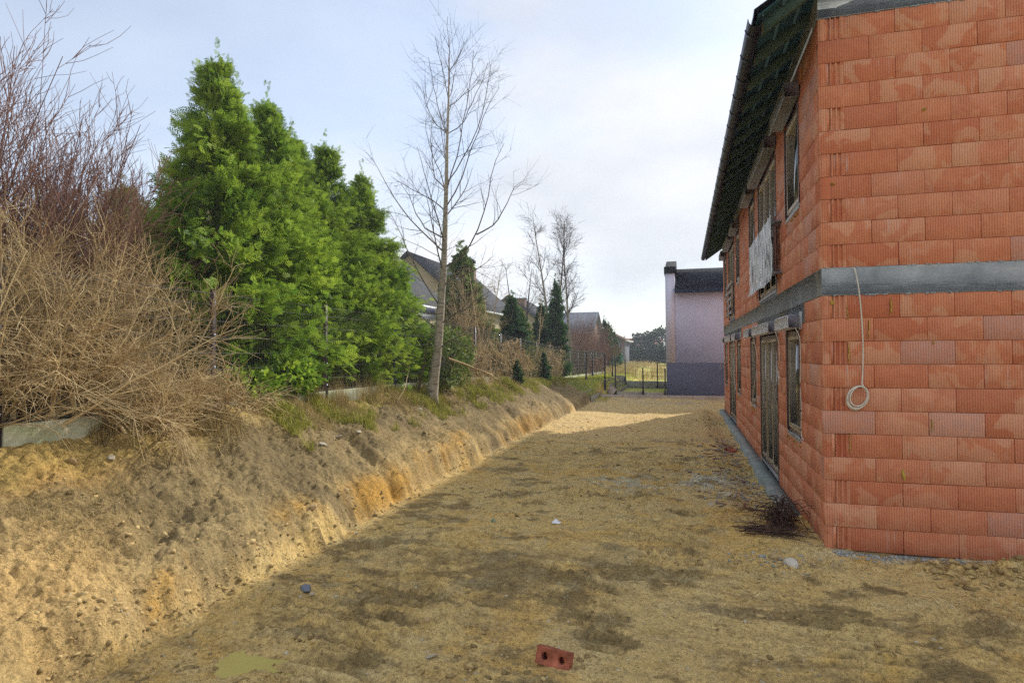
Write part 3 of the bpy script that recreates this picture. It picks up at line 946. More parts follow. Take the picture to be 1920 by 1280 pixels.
def wrap_material():
    m, nt, b = nodes_mat('plastic_film')
    tcn = nt.nodes.new('ShaderNodeTexCoord')
    mpv = nd(nt, 'ShaderNodeMapping', {'Vector': tcn.outputs['Object'], 'Scale': (1, 9, 1.6)})
    f = noise(nt, mpv.outputs['Vector'], 2.0, 5, 0.65, 0.5)
    c = mixc(nt, ramp(nt, f, [(0.38, 0.0), (0.62, 1.0)]), (0.30, 0.30, 0.30), (0.74, 0.74, 0.72))
    nt.links.new(c, b.inputs['Base Color'])
    b.inputs['Roughness'].default_value = 0.22
    al = ramp(nt, f, [(0.30, 0.30), (0.5, 0.75), (0.7, 0.92)])
    nt.links.new(al, b.inputs['Alpha'])
    nt.links.new(bump(nt, f, 0.6, 0.02), b.inputs['Normal'])
    return m
M['wrap'] = wrap_material()
guard(yl(10.15), yl(13.35), 3.30, 4.22, -0.10, True)
guard(yl(18.85), yl(21.05), 3.22, 4.20, -0.09, False)

# roof: gable with the ridge along the house, rafters showing under the eaves
SL = math.tan(R(35.0))
ze_wall = Z3 + 0.27          # underside of rafters at the wall
RY0, RY1 = -0.42, HL + 0.35
EX = -0.60                   # rafter tip
def roofz(x): return ze_wall + 0.09 + (x if x < HW / 2 else HW - x) * SL
mb = MB()
th = 0.03
for (xa, xb) in ((EX - 0.06, HW / 2), (HW / 2, HW - EX + 0.06)):
    za, zb_ = roofz(xa), roofz(xb)
    V = [(xa, RY0, za), (xb, RY0, zb_), (xb, RY1, zb_), (xa, RY1, za), (xa, RY0, za + th), (xb, RY0, zb_ + th), (xb, RY1, zb_ + th), (xa, RY1, za + th)]
    mb.add(V, [(0, 3, 2, 1), (4, 5, 6, 7), (0, 1, 5, 4), (2, 3, 7, 6), (0, 4, 7, 3), (1, 2, 6, 5)])
roof = mb.build('roof', M['membrane'], house)
# pantile courses on top
mb = MB()
ntl = 17
for side in (0, 1):
    for k in range(ntl):
        xa = EX - 0.10 + k * (HW / 2 - EX + 0.10) / ntl; xb = EX - 0.10 + (k + 1) * (HW / 2 - EX + 0.10) / ntl + 0.04
        za, zb_ = roofz(xa) + th + 0.06, roofz(xb) + th + 0.03
        nn = 58
        ys_ = np.linspace(RY0 - 0.03, RY1 + 0.03, nn * 4 + 1)
        wv = 0.018 * np.abs(np.sin(ys_ * math.pi / 0.30))
        X_ = [xa, xb] if side == 0 else [HW - xa, HW - xb]
        V = []
        for y, w_ in zip(ys_, wv): V += [(X_[0], y, za - 0.03), (X_[0], y, za + w_), (X_[1], y, zb_ + w_)]
        q = []
        for i in range(len(ys_) - 1):
            for j in (0, 1): q.append((i * 3 + j, (i + 1) * 3 + j, (i + 1) * 3 + j + 1, i * 3 + j + 1))
        mb.add(V, q)
mb.build('roof_tiles', M['rooftile'], roof)
yy = RY0 + 0.10
k = 0
while yy < RY1 - 0.05:
    w = 0.08; h = 0.16
    zt_ = lambda x: roofz(x) - 0.004
    V = []
    for x in (EX, 1.2):
        for dz in (-h, 0):
            for dy in (0, w): V.append((x, yy + dy, zt_(x) + dz))
    V = np.array(V)
    mb = MB(); mb.add(V, [(0, 2, 3, 1), (4, 5, 7, 6), (0, 1, 5, 4), (2, 6, 7, 3), (0, 4, 6, 2), (1, 3, 7, 5)])
    ro = mb.build('rafter', M['rafter'], roof)
    mb = MB(); z_ = zt_(EX); mb.bbox(EX - 0.006, EX - 0.0005, yy + 0.002, yy + w - 0.002, z_ - h + 0.002, z_ - 0.03, 0.001)
    mb.build('rafter_end', M['endgrain'], ro)
    yy += 0.74; k += 1
# counter-battens along the soffit
for xb in (-0.42, -0.2, 0.0):
    mb = MB(); z_ = roofz(xb) - 0.012
    mb.bbox(xb, xb + 0.05, RY0 + 0.02, RY1 - 0.02, z_ - 0.012, z_ + 0.006, 0.002); mb.build('batten', M['rafter'], roof)
# gutter: half round trough with brackets
gx, gzz, gr_ = EX - 0.085, roofz(EX) - 0.065, 0.075
prof = [(gx + gr_ * math.cos(a), gzz + gr_ * math.sin(a)) for a in np.linspace(math.pi, 2 * math.pi, 13)]
prof = [(prof[0][0] - 0.004, prof[0][1] + 0.012)] + prof + [(prof[-1][0], prof[-1][1] + 0.02)]
inn = [(px + (gx - px) * 0.06, py + 0.004) for px, py in prof][::-1]
ring = prof + inn
n = len(ring)
mb = MB()
V = [(px, RY0 - 0.02, pz) for px, pz in ring] + [(px, RY1 + 0.02, pz) for px, pz in ring]
mb.add(V, [(i, (i + 1) % n, n + (i + 1) % n, n + i) for i in range(n)])
gut = mb.build('gutter', M['gutter'], roof, smooth=False)
yy = RY0 + 0.2
while yy < RY1:
    big = [(gx + (px - gx) * 1.10, gzz + (pz - gzz) * 1.10) for px, pz in prof]
    sm = [(gx + (px - gx) * 1.01, gzz + (pz - gzz) * 1.01) for px, pz in prof]
    ring2 = big + sm[::-1]; m_ = len(ring2)
    mb = MB()
    V = [(px, yy, pz) for px, pz in ring2] + [(px, yy + 0.035, pz) for px, pz in ring2]
    q = [(i, (i + 1) % m_, m_ + (i + 1) % m_, m_ + i) for i in range(m_)]
    h_ = m_ // 2
    for e in (0, m_):
        for i in range(h_ - 1): q.append((e + i, e + i + 1, e + m_ - 2 - i, e + m_ - 1 - i))
    mb.add(V, q); mb.build('gutter_bracket', M['gutter'], gut)
    yy += 0.58
# fascia strip behind the gutter
mb = MB(); mb.bbox(EX - 0.012, EX - 0.007, RY0, RY1, roofz(EX) - 0.055, roofz(EX) - 0.012, 0.001); mb.build('drip_strip', M['boxend'], roof)
# gable infill behind the front verge
mb = MB()
mb.add([(0.02, 0.06, ze_wall), (HW - 0.02, 0.06, ze_wall), (HW / 2, 0.06, roofz(HW / 2) - 0.1), (0.02, 0.22, ze_wall), (HW - 0.02, 0.22, ze_wall), (HW / 2, 0.22, roofz(HW / 2) - 0.1)],
       [(0, 1, 4, 3), (1, 2, 5, 4), (2, 0, 3, 5)], [(0, 2, 1), (3, 4, 5)])
mb.build('gable_wall', M['brick'], house)
mb = MB()
mb.add([(0.02, HL - 0.22, ze_wall), (HW - 0.02, HL - 0.22, ze_wall), (HW / 2, HL - 0.22, roofz(HW / 2) - 0.1), (0.02, HL - 0.06, ze_wall), (HW - 0.02, HL - 0.06, ze_wall), (HW / 2, HL - 0.06, roofz(HW / 2) - 0.1)],
       [(0, 1, 4, 3), (1, 2, 5, 4), (2, 0, 3, 5)], [(0, 2, 1), (3, 4, 5)])
mb.build('gable_wall', M['brick'], house)
# foam oozing from single joints of the front wall
mb = MB()
for (x, z, hh, ww) in ((0.665, 2.60, 0.085, 0.008), (0.25, 2.55, 0.07, 0.004), (0.45, 2.37, 0.09, 0.004), (0.25, 2.12, 0.10, 0.004), (1.05, 2.22, 0.02, 0.008),
                       (0.755, 0.83, 0.055, 0.016), (1.02, 1.36, 0.06, 0.005), (0.25, 1.15, 0.10, 0.004), (1.0, 4.67, 0.02, 0.018), (0.12, 3.95, 0.012, 0.02), (0.10, 2.66, 0.025, 0.02)):
    for s in range(5):
        dz = (s - 2) / 2.0 * hh * 0.85; k_ = 1 - 0.35 * abs(s - 2) / 2 + rng.uniform(-0.2, 0.2)
        M4 = Matrix.Translation((x + rng.normal(0, 0.003), -0.003, z + dz))
        mb.bbox(-ww * k_, ww * k_, -0.012 * k_, 0.008, -hh * 0.25, hh * 0.25, min(ww, 0.01) * 0.5, M4)
tag(mb.build('foam_bead', M['foam'], house), kind='stuff')
# ------------------------------------------------------------------ plants
M['thuja'] = leaf_mat('thuja_scales', (0.11, 0.25, 0.024), (0.48, 0.62, 0.07), 0.48)
M['thuja_mid'] = leaf_mat('conifer_mid_green', (0.045, 0.105, 0.020), (0.19, 0.26, 0.055), 0.35)
M['thuja_dark'] = leaf_mat('conifer_dark_green', (0.030, 0.085, 0.030), (0.095, 0.19, 0.055), 0.3)
M['olive'] = leaf_mat('conifer_olive', (0.16, 0.18, 0.025), (0.32, 0.32, 0.05), 0.35)
M['laurel'] = leaf_mat('broad_leaf_green', (0.06, 0.12, 0.022), (0.26, 0.31, 0.07), 0.3, 0.55, spec=0.2)
M['bark'] = simple('conifer_bark', (0.11, 0.075, 0.05), 0.95, 0.35, 14, bumps=0.5, bdist=0.01, stretch=(3, 3, 0.6))
M['twig_tan'] = leaf_mat('twig_tan', (0.30, 0.205, 0.10), (0.70, 0.55, 0.30), 0.0, 0.85, spec=0.15)
M['twig_red'] = leaf_mat('twig_red_brown', (0.15, 0.075, 0.065), (0.30, 0.175, 0.125), 0.0, 0.8, spec=0.2)
M['twig_dark'] = leaf_mat('twig_dark', (0.060, 0.046, 0.046), (0.11, 0.085, 0.075), 0.0, 0.85, spec=0.2)
M['straw'] = leaf_mat('dry_grass', (0.34, 0.25, 0.10), (0.66, 0.52, 0.25), 0.25, 0.8, spec=0.1)
M['grass'] = leaf_mat('green_grass', (0.24, 0.26, 0.035), (0.56, 0.52, 0.12), 0.3, 0.7, spec=0.15)

def birch_bark():
    m, nt, b = nodes_mat('birch_bark')
    tcn = nt.nodes.new('ShaderNodeTexCoord'); v = tcn.outputs['Object']
    mpv = nd(nt, 'ShaderNodeMapping', {'Vector': v, 'Scale': (2.5, 2.5, 14.0)})
    f = noise(nt, mpv.outputs['Vector'], 1.6, 5, 0.65, 0.6)
    c = mixc(nt, ramp(nt, f, [(0.50, 0.0), (0.64, 1.0)]), (0.40, 0.345, 0.26), (0.13, 0.105, 0.08))
    f2 = noise(nt, v, 5.0, 4)
    c = mixc(nt, ramp(nt, f2, [(0.5, 0.0), (0.68, 0.55)]), c, (0.20, 0.20, 0.09))
    nt.links.new(c, b.inputs['Base Color']); b.inputs['Roughness'].default_value = 0.8
    nt.links.new(bump(nt, f, 0.5, 0.012), b.inputs['Normal'])
    return m
M['birch'] = birch_bark()
M['limb'] = simple('birch_limb_bark', (0.15, 0.12, 0.10), 0.85, 0.35, 9)

# --- flat scale-leaf sprays
def spray_template(pairs=5, w=0.085):
    V = []; Q = []
    def leaf(x, y, ang, ln, wd, z=0.0):
        n = len(V)
        d = np.array([math.cos(ang), math.sin(ang)]); s = np.array([-d[1], d[0]])
        p = np.array([x, y])
        a = p; b = p + d * ln * 0.5 + s * wd / 2; c = p + d * ln; e = p + d * ln * 0.5 - s * wd / 2
        for pt, zz in ((a, 0), (b, z), (c, z * 0.5), (e, z)):
            V.append((pt[0], pt[1], zz))
        Q.append((n, n + 1, n + 2, n + 3))
    leaf(0.0, 0, 0, 1.0, w * 0.8)
    for i in range(pairs):
        x = 0.08 + 0.80 / pairs * i
        ln = 0.50 * (1 - 0.62 / pairs * i)
        for sgn in (-1, 1):
            leaf(x + (0.05 if sgn > 0 else 0), 0, sgn * R(48 - 3 * i), ln, w * 1.7, 0.05)
    V = np.array(V)
    V[:, 2] -= 0.28 * V[:, 0] ** 2
    return V, np.array(Q)
SPRAY = spray_template(4, 0.066)
SPRAY_S = spray_template(3, 0.15)

def place_leaves(P, D, N_, S, tmpl):
    """P origins, D direction, N_ approx normal, S sizes"""
    T, Q = tmpl
    D = norm(D); Sd = norm(np.cross(N_, D)); Nn = np.cross(D, Sd)
    V = P[:, None, :] + S[:, None, None] * (T[None, :, 0:1] * D[:, None, :] + T[None, :, 1:2] * Sd[:, None, :] + T[None, :, 2:3] * Nn[:, None, :])
    n = len(P); k = len(T)
    Qa = (np.arange(n)[:, None, None] * k + Q[None]).reshape(-1, 4)
    return V.reshape(-1, 3), Qa, k

def conifer_meshes(name, H, Rad, nb, ns, size, seed, tmpl=None, lift=(0.15, 0.75), shape='thuja', bottom=0.03):
    g = np.random.default_rng(seed)
    tmpl = SPRAY if tmpl is None else tmpl
    t = np.concatenate([g.beta(1.0, 1.35, int(nb * 0.93)), g.uniform(0.85, 0.985, nb - int(nb * 0.93))]) * (0.985 - bottom) + bottom
    ph = g.uniform(0, 2 * np.pi, nb)
    if shape == 'thuja':
        rr = np.minimum(1.0, (1 - t) ** 0.74 * 1.12 + 0.02) * (0.82 + 0.18 * sstep(0.0, 0.22, t))
    elif shape == 'column':
        rr = np.minimum(1.0, (1 - t) ** 0.6 * 1.3 + 0.03)
    else:
        rr = (1 - t) * 1.0 + 0.03
    lump = 1 + 0.22 * fbm(ph * 1.6 + seed, t * H * 0.9, 2, seed) + 0.10 * g.normal(size=nb)
    ln = Rad * rr * np.clip(lump, 0.55, 1.45)
    el = g.uniform(lift[0], lift[1], nb) + 0.55 * t ** 2
    d = np.stack([np.cos(ph) * np.cos(el), np.sin(ph) * np.cos(el), np.sin(el)], 1)
    root = np.stack([0 * t, 0 * t, t * H], 1)
    root[:, 2] = np.maximum(0.02, root[:, 2] - ln * np.sin(el) * 0.6)
    # sprays along the outer part of each limb
    bi = np.repeat(np.arange(nb), ns)
    s = 0.30 + 0.74 * g.random(len(bi)) ** 0.65
    P = root[bi] + d[bi] * (ln[bi] * s)[:, None]
    P += g.normal(size=P.shape) * (0.045 + 0.060 * (ln[bi] / max(Rad, 0.1)))[:, None] * Rad * 0.75
    P[:, 2] -= 0.10 * (s ** 2) * ln[bi]
    P[:, 2] = np.maximum(P[:, 2], 0.03)
    rad = P.copy(); rad[:, 2] = 0; rad = norm(rad)
    D = d[bi] * 0.6 + rad * 0.5 + g.normal(size=P.shape) * 0.30 + np.array([0, 0, 0.05])
    Nn = g.normal(size=P.shape) + rad * 0.5 + np.array([0, 0, 0.6])
    S = size * g.uniform(0.65, 1.25, len(P)) * (0.75 + 0.25 * (1 - t[bi])) * np.where(t[bi] > 0.86, 0.7, 1.0)
    # thin leading shoots above the crown
    nl_ = 5
    sh = np.repeat(np.arange(nl_), 26); zz_ = g.random(len(sh))
    la = g.uniform(0, 6.28, nl_); lr = np.concatenate([[0.0], g.uniform(0.10, 0.30, nl_ - 1)]); lt = np.concatenate([[1.07], g.uniform(0.93, 1.03, nl_ - 1)])
    LP = np.stack([np.cos(la[sh]) * lr[sh] * Rad * 0.8, np.sin(la[sh]) * lr[sh] * Rad * 0.8, H * (lt[sh] - 0.16 * zz_)], 1)
    LP += g.normal(size=LP.shape) * np.stack([0.015 + 0.07 * zz_ ** 1.5] * 2 + [0.0 * zz_], 1)
    LD = g.normal(size=LP.shape) * 0.8 + np.array([0, 0, 0.9])
    P = np.vstack([P, LP]); D = np.vstack([D, LD]); Nn = np.vstack([Nn, g.normal(size=LP.shape)]); S = np.concatenate([S, size * g.uniform(0.3, 0.7, len(LP))])
    bi = np.concatenate([bi, np.zeros(len(LP), int)])
    V, Q, k = place_leaves(P, D, Nn, S, tmpl)
    me = np_mesh(name + '_foliage', V, None, Q)
    bt = g.random(nb)
    at_ = np.clip(0.45 * bt[bi] + 0.55 * g.random(len(P)), 0, 1)
    put_attr(me, 'rnd', np.repeat(at_, k))
    # leader shoots and trunk with limbs
    mb = MB()
    zz = np.linspace(0, H * 0.99, 9)
    mb.tube(np.stack([0.02 * np.sin(zz * 2), 0.02 * np.cos(zz * 1.7), zz], 1), np.linspace(0.035 + Rad * 0.05, 0.006, 9), 7)
    sel = g.choice(nb, min(nb, 90), replace=False)
    for i in sel:
        mb.tube([root[i], root[i] + d[i] * ln[i] * 0.5, root[i] + d[i] * ln[i] * 0.95 - np.array([0, 0, 0.05 * ln[i]])], [0.012 + 0.008 * Rad, 0.01, 0.004], 4, cap=False)
    return me, mb.mesh(name + '_trunk', True)

def tree_obj(name, label, cat, loc, rz, sc, fol, trunk, fm, tm, group=None, crown='foliage'):
    e = empty(name, loc, rz)
    e.scale = sc if hasattr(sc, '__len__') else (sc, sc, sc)
    tag(e, label, cat, group)
    obj('trunk', trunk, tm, e)
    obj(crown, fol, fm, e)
    return e

TH = [conifer_meshes('thuja%d' % i, 5.0, 1.42, 260, 92, 0.185, 200 + i) for i in range(2)]
G_T = 'thuja trees in the row behind the mesh fence'
thj = [(-6.8, 7.70, 1.03, 0, 0.3, 'tallest and bushiest green thuja of the row, beside the tan bare shrubs'),
       (-6.8, 8.85, 1.00, 1, 1.1, 'green thuja with a thin leader, second from the tan bare shrubs'),
       (-6.95, 9.75, 0.955, 2, 2.0, 'green thuja in the middle of the row, third from the tan bare shrubs'),
       (-6.85, 10.70, 0.98, 0, 3.4, 'green thuja with wispy top, fourth from the tan bare shrubs'),
       (-6.8, 12.05, 0.955, 1, 4.1, 'green thuja at the birch end of the row, with a browned patch near its foot')]
for (x, y, s, k, rz, lab) in thj:
    tree_obj('thuja_tree', lab, 'tree', (x, y, gz(x, y) - 0.02), rz, (s * 0.98, s * 0.98, s), TH[k % 2][0], TH[k % 2][1], M['thuja'], M['bark'], G_T)
SM = [conifer_meshes('slim%d' % i, 3.2, 0.55, 150, 22, 0.21, 230 + i, SPRAY_S, (0.5, 1.1), 'column') for i in range(2)]
tree_obj('thuja_tree', 'small slim dark thuja squeezed between the thuja row and the birch', 'tree', (-6.75, 13.95, gz(-6.75, 13.95)), 0.5, (1.0, 1.0, 0.92), SM[0][0], SM[0][1], M['thuja'], M['bark'])
OL = conifer_meshes('olive', 3.6, 1.25, 170, 22, 0.26, 240, None, (0.2, 0.8), 'thuja')
tree_obj('conifer_tree', 'olive green conifer half hidden behind the tan bare shrubs', 'tree', (-8.9, 7.9, gz(-8.9, 7.9)), 0, (1, 1, 0.93), OL[0], OL[1], M['olive'], M['bark'])
DK = [conifer_meshes('dark%d' % i, 4.3, 1.05, 240, 30, 0.26, 250 + i, SPRAY_S, (0.1, 0.6), ['thuja', 'cone'][i]) for i in range(2)]
COLM = conifer_meshes('columnar', 4.9, 0.62, 240, 22, 0.20, 260, SPRAY_S, (0.6, 1.15), 'column')
far_con = [(-8.0, 21.6, 0, (1.15, 1.15, 1.16), 'thuja_mid', 'broad green conifer behind the birch, tangled with dry brown vine'),
           (-6.6, 23.6, 1, (0.92, 0.92, 0.78), 'thuja_dark', 'bluish green cone-shaped conifer behind the vine-covered fence'),
           (-7.0, 26.3, 0, (0.80, 0.80, 0.72), 'thuja_dark', 'rounded dark conifer behind the vine fence, below the chimney'),
           (-6.75, 29.6, 1, (0.85, 0.85, 0.86), 'thuja_dark', 'dark conifer leaning against the tallest columnar conifer')]
for (x, y, k, s, m_, lab) in far_con:
    tree_obj('conifer_tree', lab, 'tree', (x, y, gz(x, y)), k * 1.3 + x, s, DK[k][0], DK[k][1], M[m_], M['bark'], 'conifers in the gardens behind the fence')
tree_obj('conifer_tree', 'tall narrow dark columnar conifer at the end of the vine-covered fence', 'tree', (-5.95, 29.3, gz(-5.95, 29.3)), 0, (1.15, 1.15, 0.98), COLM[0], COLM[1], M['thuja_dark'], M['bark'])
tree_obj('conifer_tree', 'narrow green columnar conifer behind the birch, left of the vine tangle', 'tree', (-7.5, 15.9, gz(-7.5, 15.9)), 2, (0.85, 0.85, 0.52), COLM[0], COLM[1], M['thuja_mid'], M['bark'])
for (x, y, h, lab) in ((-5.3, 19.55, 0.82, 'knee-high dark columnar conifer before the vine fence, nearer the birch'),
                       (-5.3, 23.6, 1.15, 'small dark columnar conifer before the vine fence, nearer the terraces')):
    tree_obj('small_conifer', lab, 'shrub', (x, y, gz(x, y) - 0.02), y, (h / 3.2 * 1.5, h / 3.2 * 1.5, h / 3.2), SM[1][0], SM[1][1], M['thuja_dark'], M['bark'], 'small conifers before the fence')

# --- bare wood
def polyl(P0, D0, ln, k, g, wob=0.12, up=0.0):
    P = [P0]; d = norm(D0); st = (ln / (k - 1))[:, None]
    for i in range(k - 1):
        P.append(P[-1] + d * st)
        d = norm(d + g.normal(0, wob, d.shape) + np.array([0, 0, 1.0]) * up)
    return np.stack(P, 1)

def spawn(P, Rd, nper, t0, t1, a0, a1, g):
    N, k, _ = P.shape
    pi = np.repeat(np.arange(N), nper); n = len(pi)
    t = g.uniform(t0, t1, n) * (k - 1) * 0.9999
    i = np.floor(t).astype(int); f = (t - i)[:, None]
    p = P[pi, i] * (1 - f) + P[pi, i + 1] * f
    d = norm(P[pi, i + 1] - P[pi, i])
    r = Rd[pi, i] * (1 - f[:, 0]) + Rd[pi, i + 1] * f[:, 0]
    rv = norm(np.cross(d, g.normal(size=d.shape)))
    a = g.uniform(a0, a1, n)[:, None]
    return p, d * np.cos(a) + rv * np.sin(a), r, t / (k - 1)

def rad_taper(r0, r1, k):
    r0 = np.asarray(r0, float)
    w = np.linspace(0, 1, k)[None, :]
    return r0[:, None] * (1 - w) + np.minimum(r0, r1)[:, None] * w

def wood_mesh(name, parts, g, sides=3):
    Vs, Qs, A, n = [], [], [], 0
    for P, Rd in parts:
        V, Q = tubes_np(P, Rd, sides)
        Vs.append(V); Qs.append(Q + n); n += len(V)
        A.append(np.repeat(g.random(len(P)), P.shape[1] * sides))
    me = np_mesh(name, np.vstack(Vs), None, np.vstack(Qs))
    put_attr(me, 'rnd', np.concatenate(A))
    return me

def shrub_mesh(seed, nstem, H, spread, lean=(0, 0), fine=1.0, arch=0.0, basew=0.35, stiff=False):
    g = np.random.default_rng(seed)
    ph = g.uniform(0, 2 * np.pi, nstem); tilt = np.abs(g.normal(0, spread, nstem))
    P0 = np.stack([np.clip(g.normal(0, basew * 0.35, nstem), -0.3, 0.3), g.normal(0, basew, nstem), np.zeros(nstem)], 1)
    D0 = np.stack([np.cos(ph) * np.sin(tilt) + lean[0], np.sin(ph) * np.sin(tilt) + lean[1], np.cos(tilt)], 1)
    ln = H * g.uniform(0.55, 1.05, nstem)
    S = polyl(P0, D0, ln, 8, g, 0.045 if stiff else 0.09, 0.02 - arch)
    r0 = g.uniform(0.009, 0.020, nstem)
    SR = rad_taper(r0, 0.003, 8)
    p, d, r, t = spawn(S, SR, 9, 0.18, 0.97, 0.2 if stiff else 0.35, 0.55 if stiff else 0.95, g)
    l2 = g.uniform(0.4, 1.15, len(p)) * (1.15 - 0.6 * t) * H / 3.2
    B = polyl(p, d, l2 * (1.25 if stiff else 1.0), 6, g, 0.08 if stiff else 0.16, 0.08 - arch)
    BR_ = rad_taper(np.minimum(r * 0.7, 0.008), 0.002, 6)
    n3 = max(2, int(6 * fine))
    p, d, r, t = spawn(B, BR_, n3, 0.15, 1.0, 0.3, 0.7 if stiff else 1.1, g)
    C_ = polyl(p, d, g.uniform(0.14, 0.48, len(p)), 4, g, 0.22, 0.05 - arch)
    CR = rad_taper(np.full(len(p), 0.0030), 0.0016, 4)
    return (S, SR), (B, BR_), (C_, CR), g

def bare_shrub(name, label, loc, seed, nstem, H, spread, lean, mat, fine=1.0, arch=0.0, basew=0.35, group=None, cat='shrub'):
    a, b, c, g = shrub_mesh(seed, nstem, H, spread, lean, fine, arch, basew, mat is M['twig_red'])
    e = empty(name, loc)
    tag(e, label, cat, group)
    obj('stems', wood_mesh('stems', [a], g, 5), mat, e)
    obj('twigs', wood_mesh('twigs', [b, c], g, 3), mat, e)
    return e
G_S = 'leafless shrubs behind the mesh fence'
bare_shrub('bare_shrub', 'tall leafless shrub with upright red-brown whips behind the mossy plank', (-6.7, 4.15, gz(-6.7, 4.15)), 301, 62, 3.55, 0.30, (0.05, 0.02), M['twig_red'], 1.0, 0.0, 0.45, G_S)
bare_shrub('bare_shrub', 'leafless red-brown shrub leaning towards the thuja row', (-6.75, 5.0, gz(-6.75, 5.0)), 302, 56, 3.0, 0.30, (0.02, 0.06), M['twig_red'], 1.0, 0.0, 0.42, G_S)
bare_shrub('bare_shrub', 'dense tan leafless bush filling the fence panel left of the thuja row', (-6.15, 4.75, gz(-6.15, 4.75)), 303, 60, 2.1, 0.34, (0.03, 0.0), M['twig_tan'], 1.35, 0.035, 0.45, G_S)
bare_shrub('bare_shrub', 'tan leafless bush arching over the mossy concrete plank', (-6.0, 4.15, gz(-6.0, 4.15)), 304, 64, 2.0, 0.50, (0.06, 0.0), M['twig_tan'], 1.35, 0.045, 0.45, G_S)
bare_shrub('bare_shrub', 'wispy tan leafless bush reaching into the tallest thuja', (-6.5, 5.3, gz(-6.5, 5.3)), 305, 30, 2.2, 0.30, (0.02, 0.0), M['twig_tan'], 1.25, 0.02, 0.35, G_S)
bare_shrub('bare_shrub', 'red-brown leafless shrub with the highest whips, rising behind the leftmost fence post', (-7.0, 3.1, gz(-7.0, 3.1)), 306, 56, 3.75, 0.30, (0.02, 0.05), M['twig_red'], 1.0, 0.0, 0.45, G_S)
bare_shrub('bare_shrub', 'leafless red-brown shrub whose whips cross in front of the tallest thuja', (-6.95, 5.75, gz(-6.95, 5.75)), 309, 40, 3.0, 0.27, (0.03, 0.03), M['twig_red'], 1.0, 0.0, 0.3, G_S)
bare_shrub('fallen_bramble', 'matted dry tan bramble spilling down in front of the fence post', (-5.5, 5.55, gz(-5.5, 5.55) - 0.02), 307, 36, 0.6, 0.75, (0.04, 0.02), M['twig_tan'], 1.3, 0.10, 0.38)
bare_shrub('fallen_bramble', 'dry tan bramble trailing over the top of the mossy plank', (-5.72, 4.5, 1.58), 308, 26, 1.1, 0.75, (0.12, 0.02), M['twig_tan'], 1.2, 0.14, 0.3)

# --- young birch by the fence, limbs as seen
TR = [(-5.23, 1.19), (-5.18, 1.47), (-5.11, 1.93), (-5.05, 2.39), (-5.02, 2.85), (-4.96, 3.53), (-4.91, 4.22), (-4.88, 5.14), (-4.85, 5.83), (-4.84, 6.52), (-4.8, 7.44), (-4.78, 8.24), (-4.76, 9.0)]
LIMBS = [[(-4.96, 4.34), (-5.32, 4.7), (-5.69, 5.02), (-6.14, 5.58), (-6.44, 6.08), (-6.73, 6.58)],
 [(-4.97, 4.63), (-5.44, 4.89), (-5.76, 5.26), (-6.07, 5.81), (-6.4, 6.19)],
 [(-4.89, 5.2), (-5.25, 5.49), (-5.69, 5.72), (-6.05, 5.98)],
 [(-4.87, 5.2), (-4.94, 5.7), (-5.12, 6.2), (-5.31, 6.45), (-5.56, 7.06), (-5.66, 7.54)],
 [(-4.84, 5.6), (-5.24, 6.03), (-5.37, 6.45), (-5.48, 7.16), (-5.56, 7.41)],
 [(-4.86, 6.87), (-5.12, 7.13), (-5.31, 7.5), (-5.43, 7.98)],
 [(-4.86, 6.89), (-4.99, 7.34), (-5.12, 7.82), (-5.24, 8.54)],
 [(-4.84, 5.31), (-4.51, 5.68), (-4.33, 6.13), (-4.03, 6.78), (-3.73, 7.31), (-3.52, 7.51)],
 [(-4.82, 5.82), (-4.45, 6.14), (-4.03, 6.67), (-3.73, 7.43), (-3.61, 7.86)],
 [(-4.84, 5.65), (-4.57, 6.38), (-4.35, 7.16), (-4.14, 8.05), (-4.08, 8.38)],
 [(-4.81, 6.86), (-4.51, 7.0), (-4.14, 7.82), (-3.96, 8.36)],
 [(-4.78, 7.44), (-4.44, 7.8), (-4.2, 8.17)],
 [(-4.77, 7.9), (-4.68, 8.46), (-4.62, 9.09)],
 [(-4.8, 7.55), (-4.93, 8.26), (-5.11, 8.99)],
 [(-4.89, 3.99), (-4.46, 4.2), (-4.18, 4.64), (-3.92, 5.41), (-3.8, 6.08), (-3.56, 6.51)],
 [(-4.18, 4.64), (-3.74, 4.84), (-3.33, 5.59), (-3.18, 5.69)],
 [(-5.05, 3.19), (-5.32, 3.66), (-5.51, 4.13), (-5.72, 4.73), (-5.85, 5.09)],
 [(-5.14, 2.71), (-5.39, 2.91), (-5.64, 3.09), (-5.73, 3.14)],
 [(-4.98, 2.79), (-4.71, 2.92), (-4.35, 3.06), (-4.05, 3.22), (-3.81, 3.33)],
 [(-4.99, 2.27), (-4.77, 2.39), (-4.47, 2.5), (-4.17, 2.58)],
 [(-4.91, 3.59), (-4.77, 3.76), (-4.46, 3.8), (-4.1, 3.96), (-3.87, 4.17)],
 [(-5.04, 3.48), (-5.07, 3.77), (-5.02, 4.11), (-5.04, 4.52)]]
BY = 12.2
def resample(pl, k):
    pl = np.asarray(pl, float)
    s = np.concatenate([[0], np.cumsum(np.linalg.norm(np.diff(pl, axis=0), axis=1))])
    u = np.linspace(0, s[-1], k)
    return np.stack([np.interp(u, s, pl[:, i]) for i in range(pl.shape[1])], 1), s[-1]

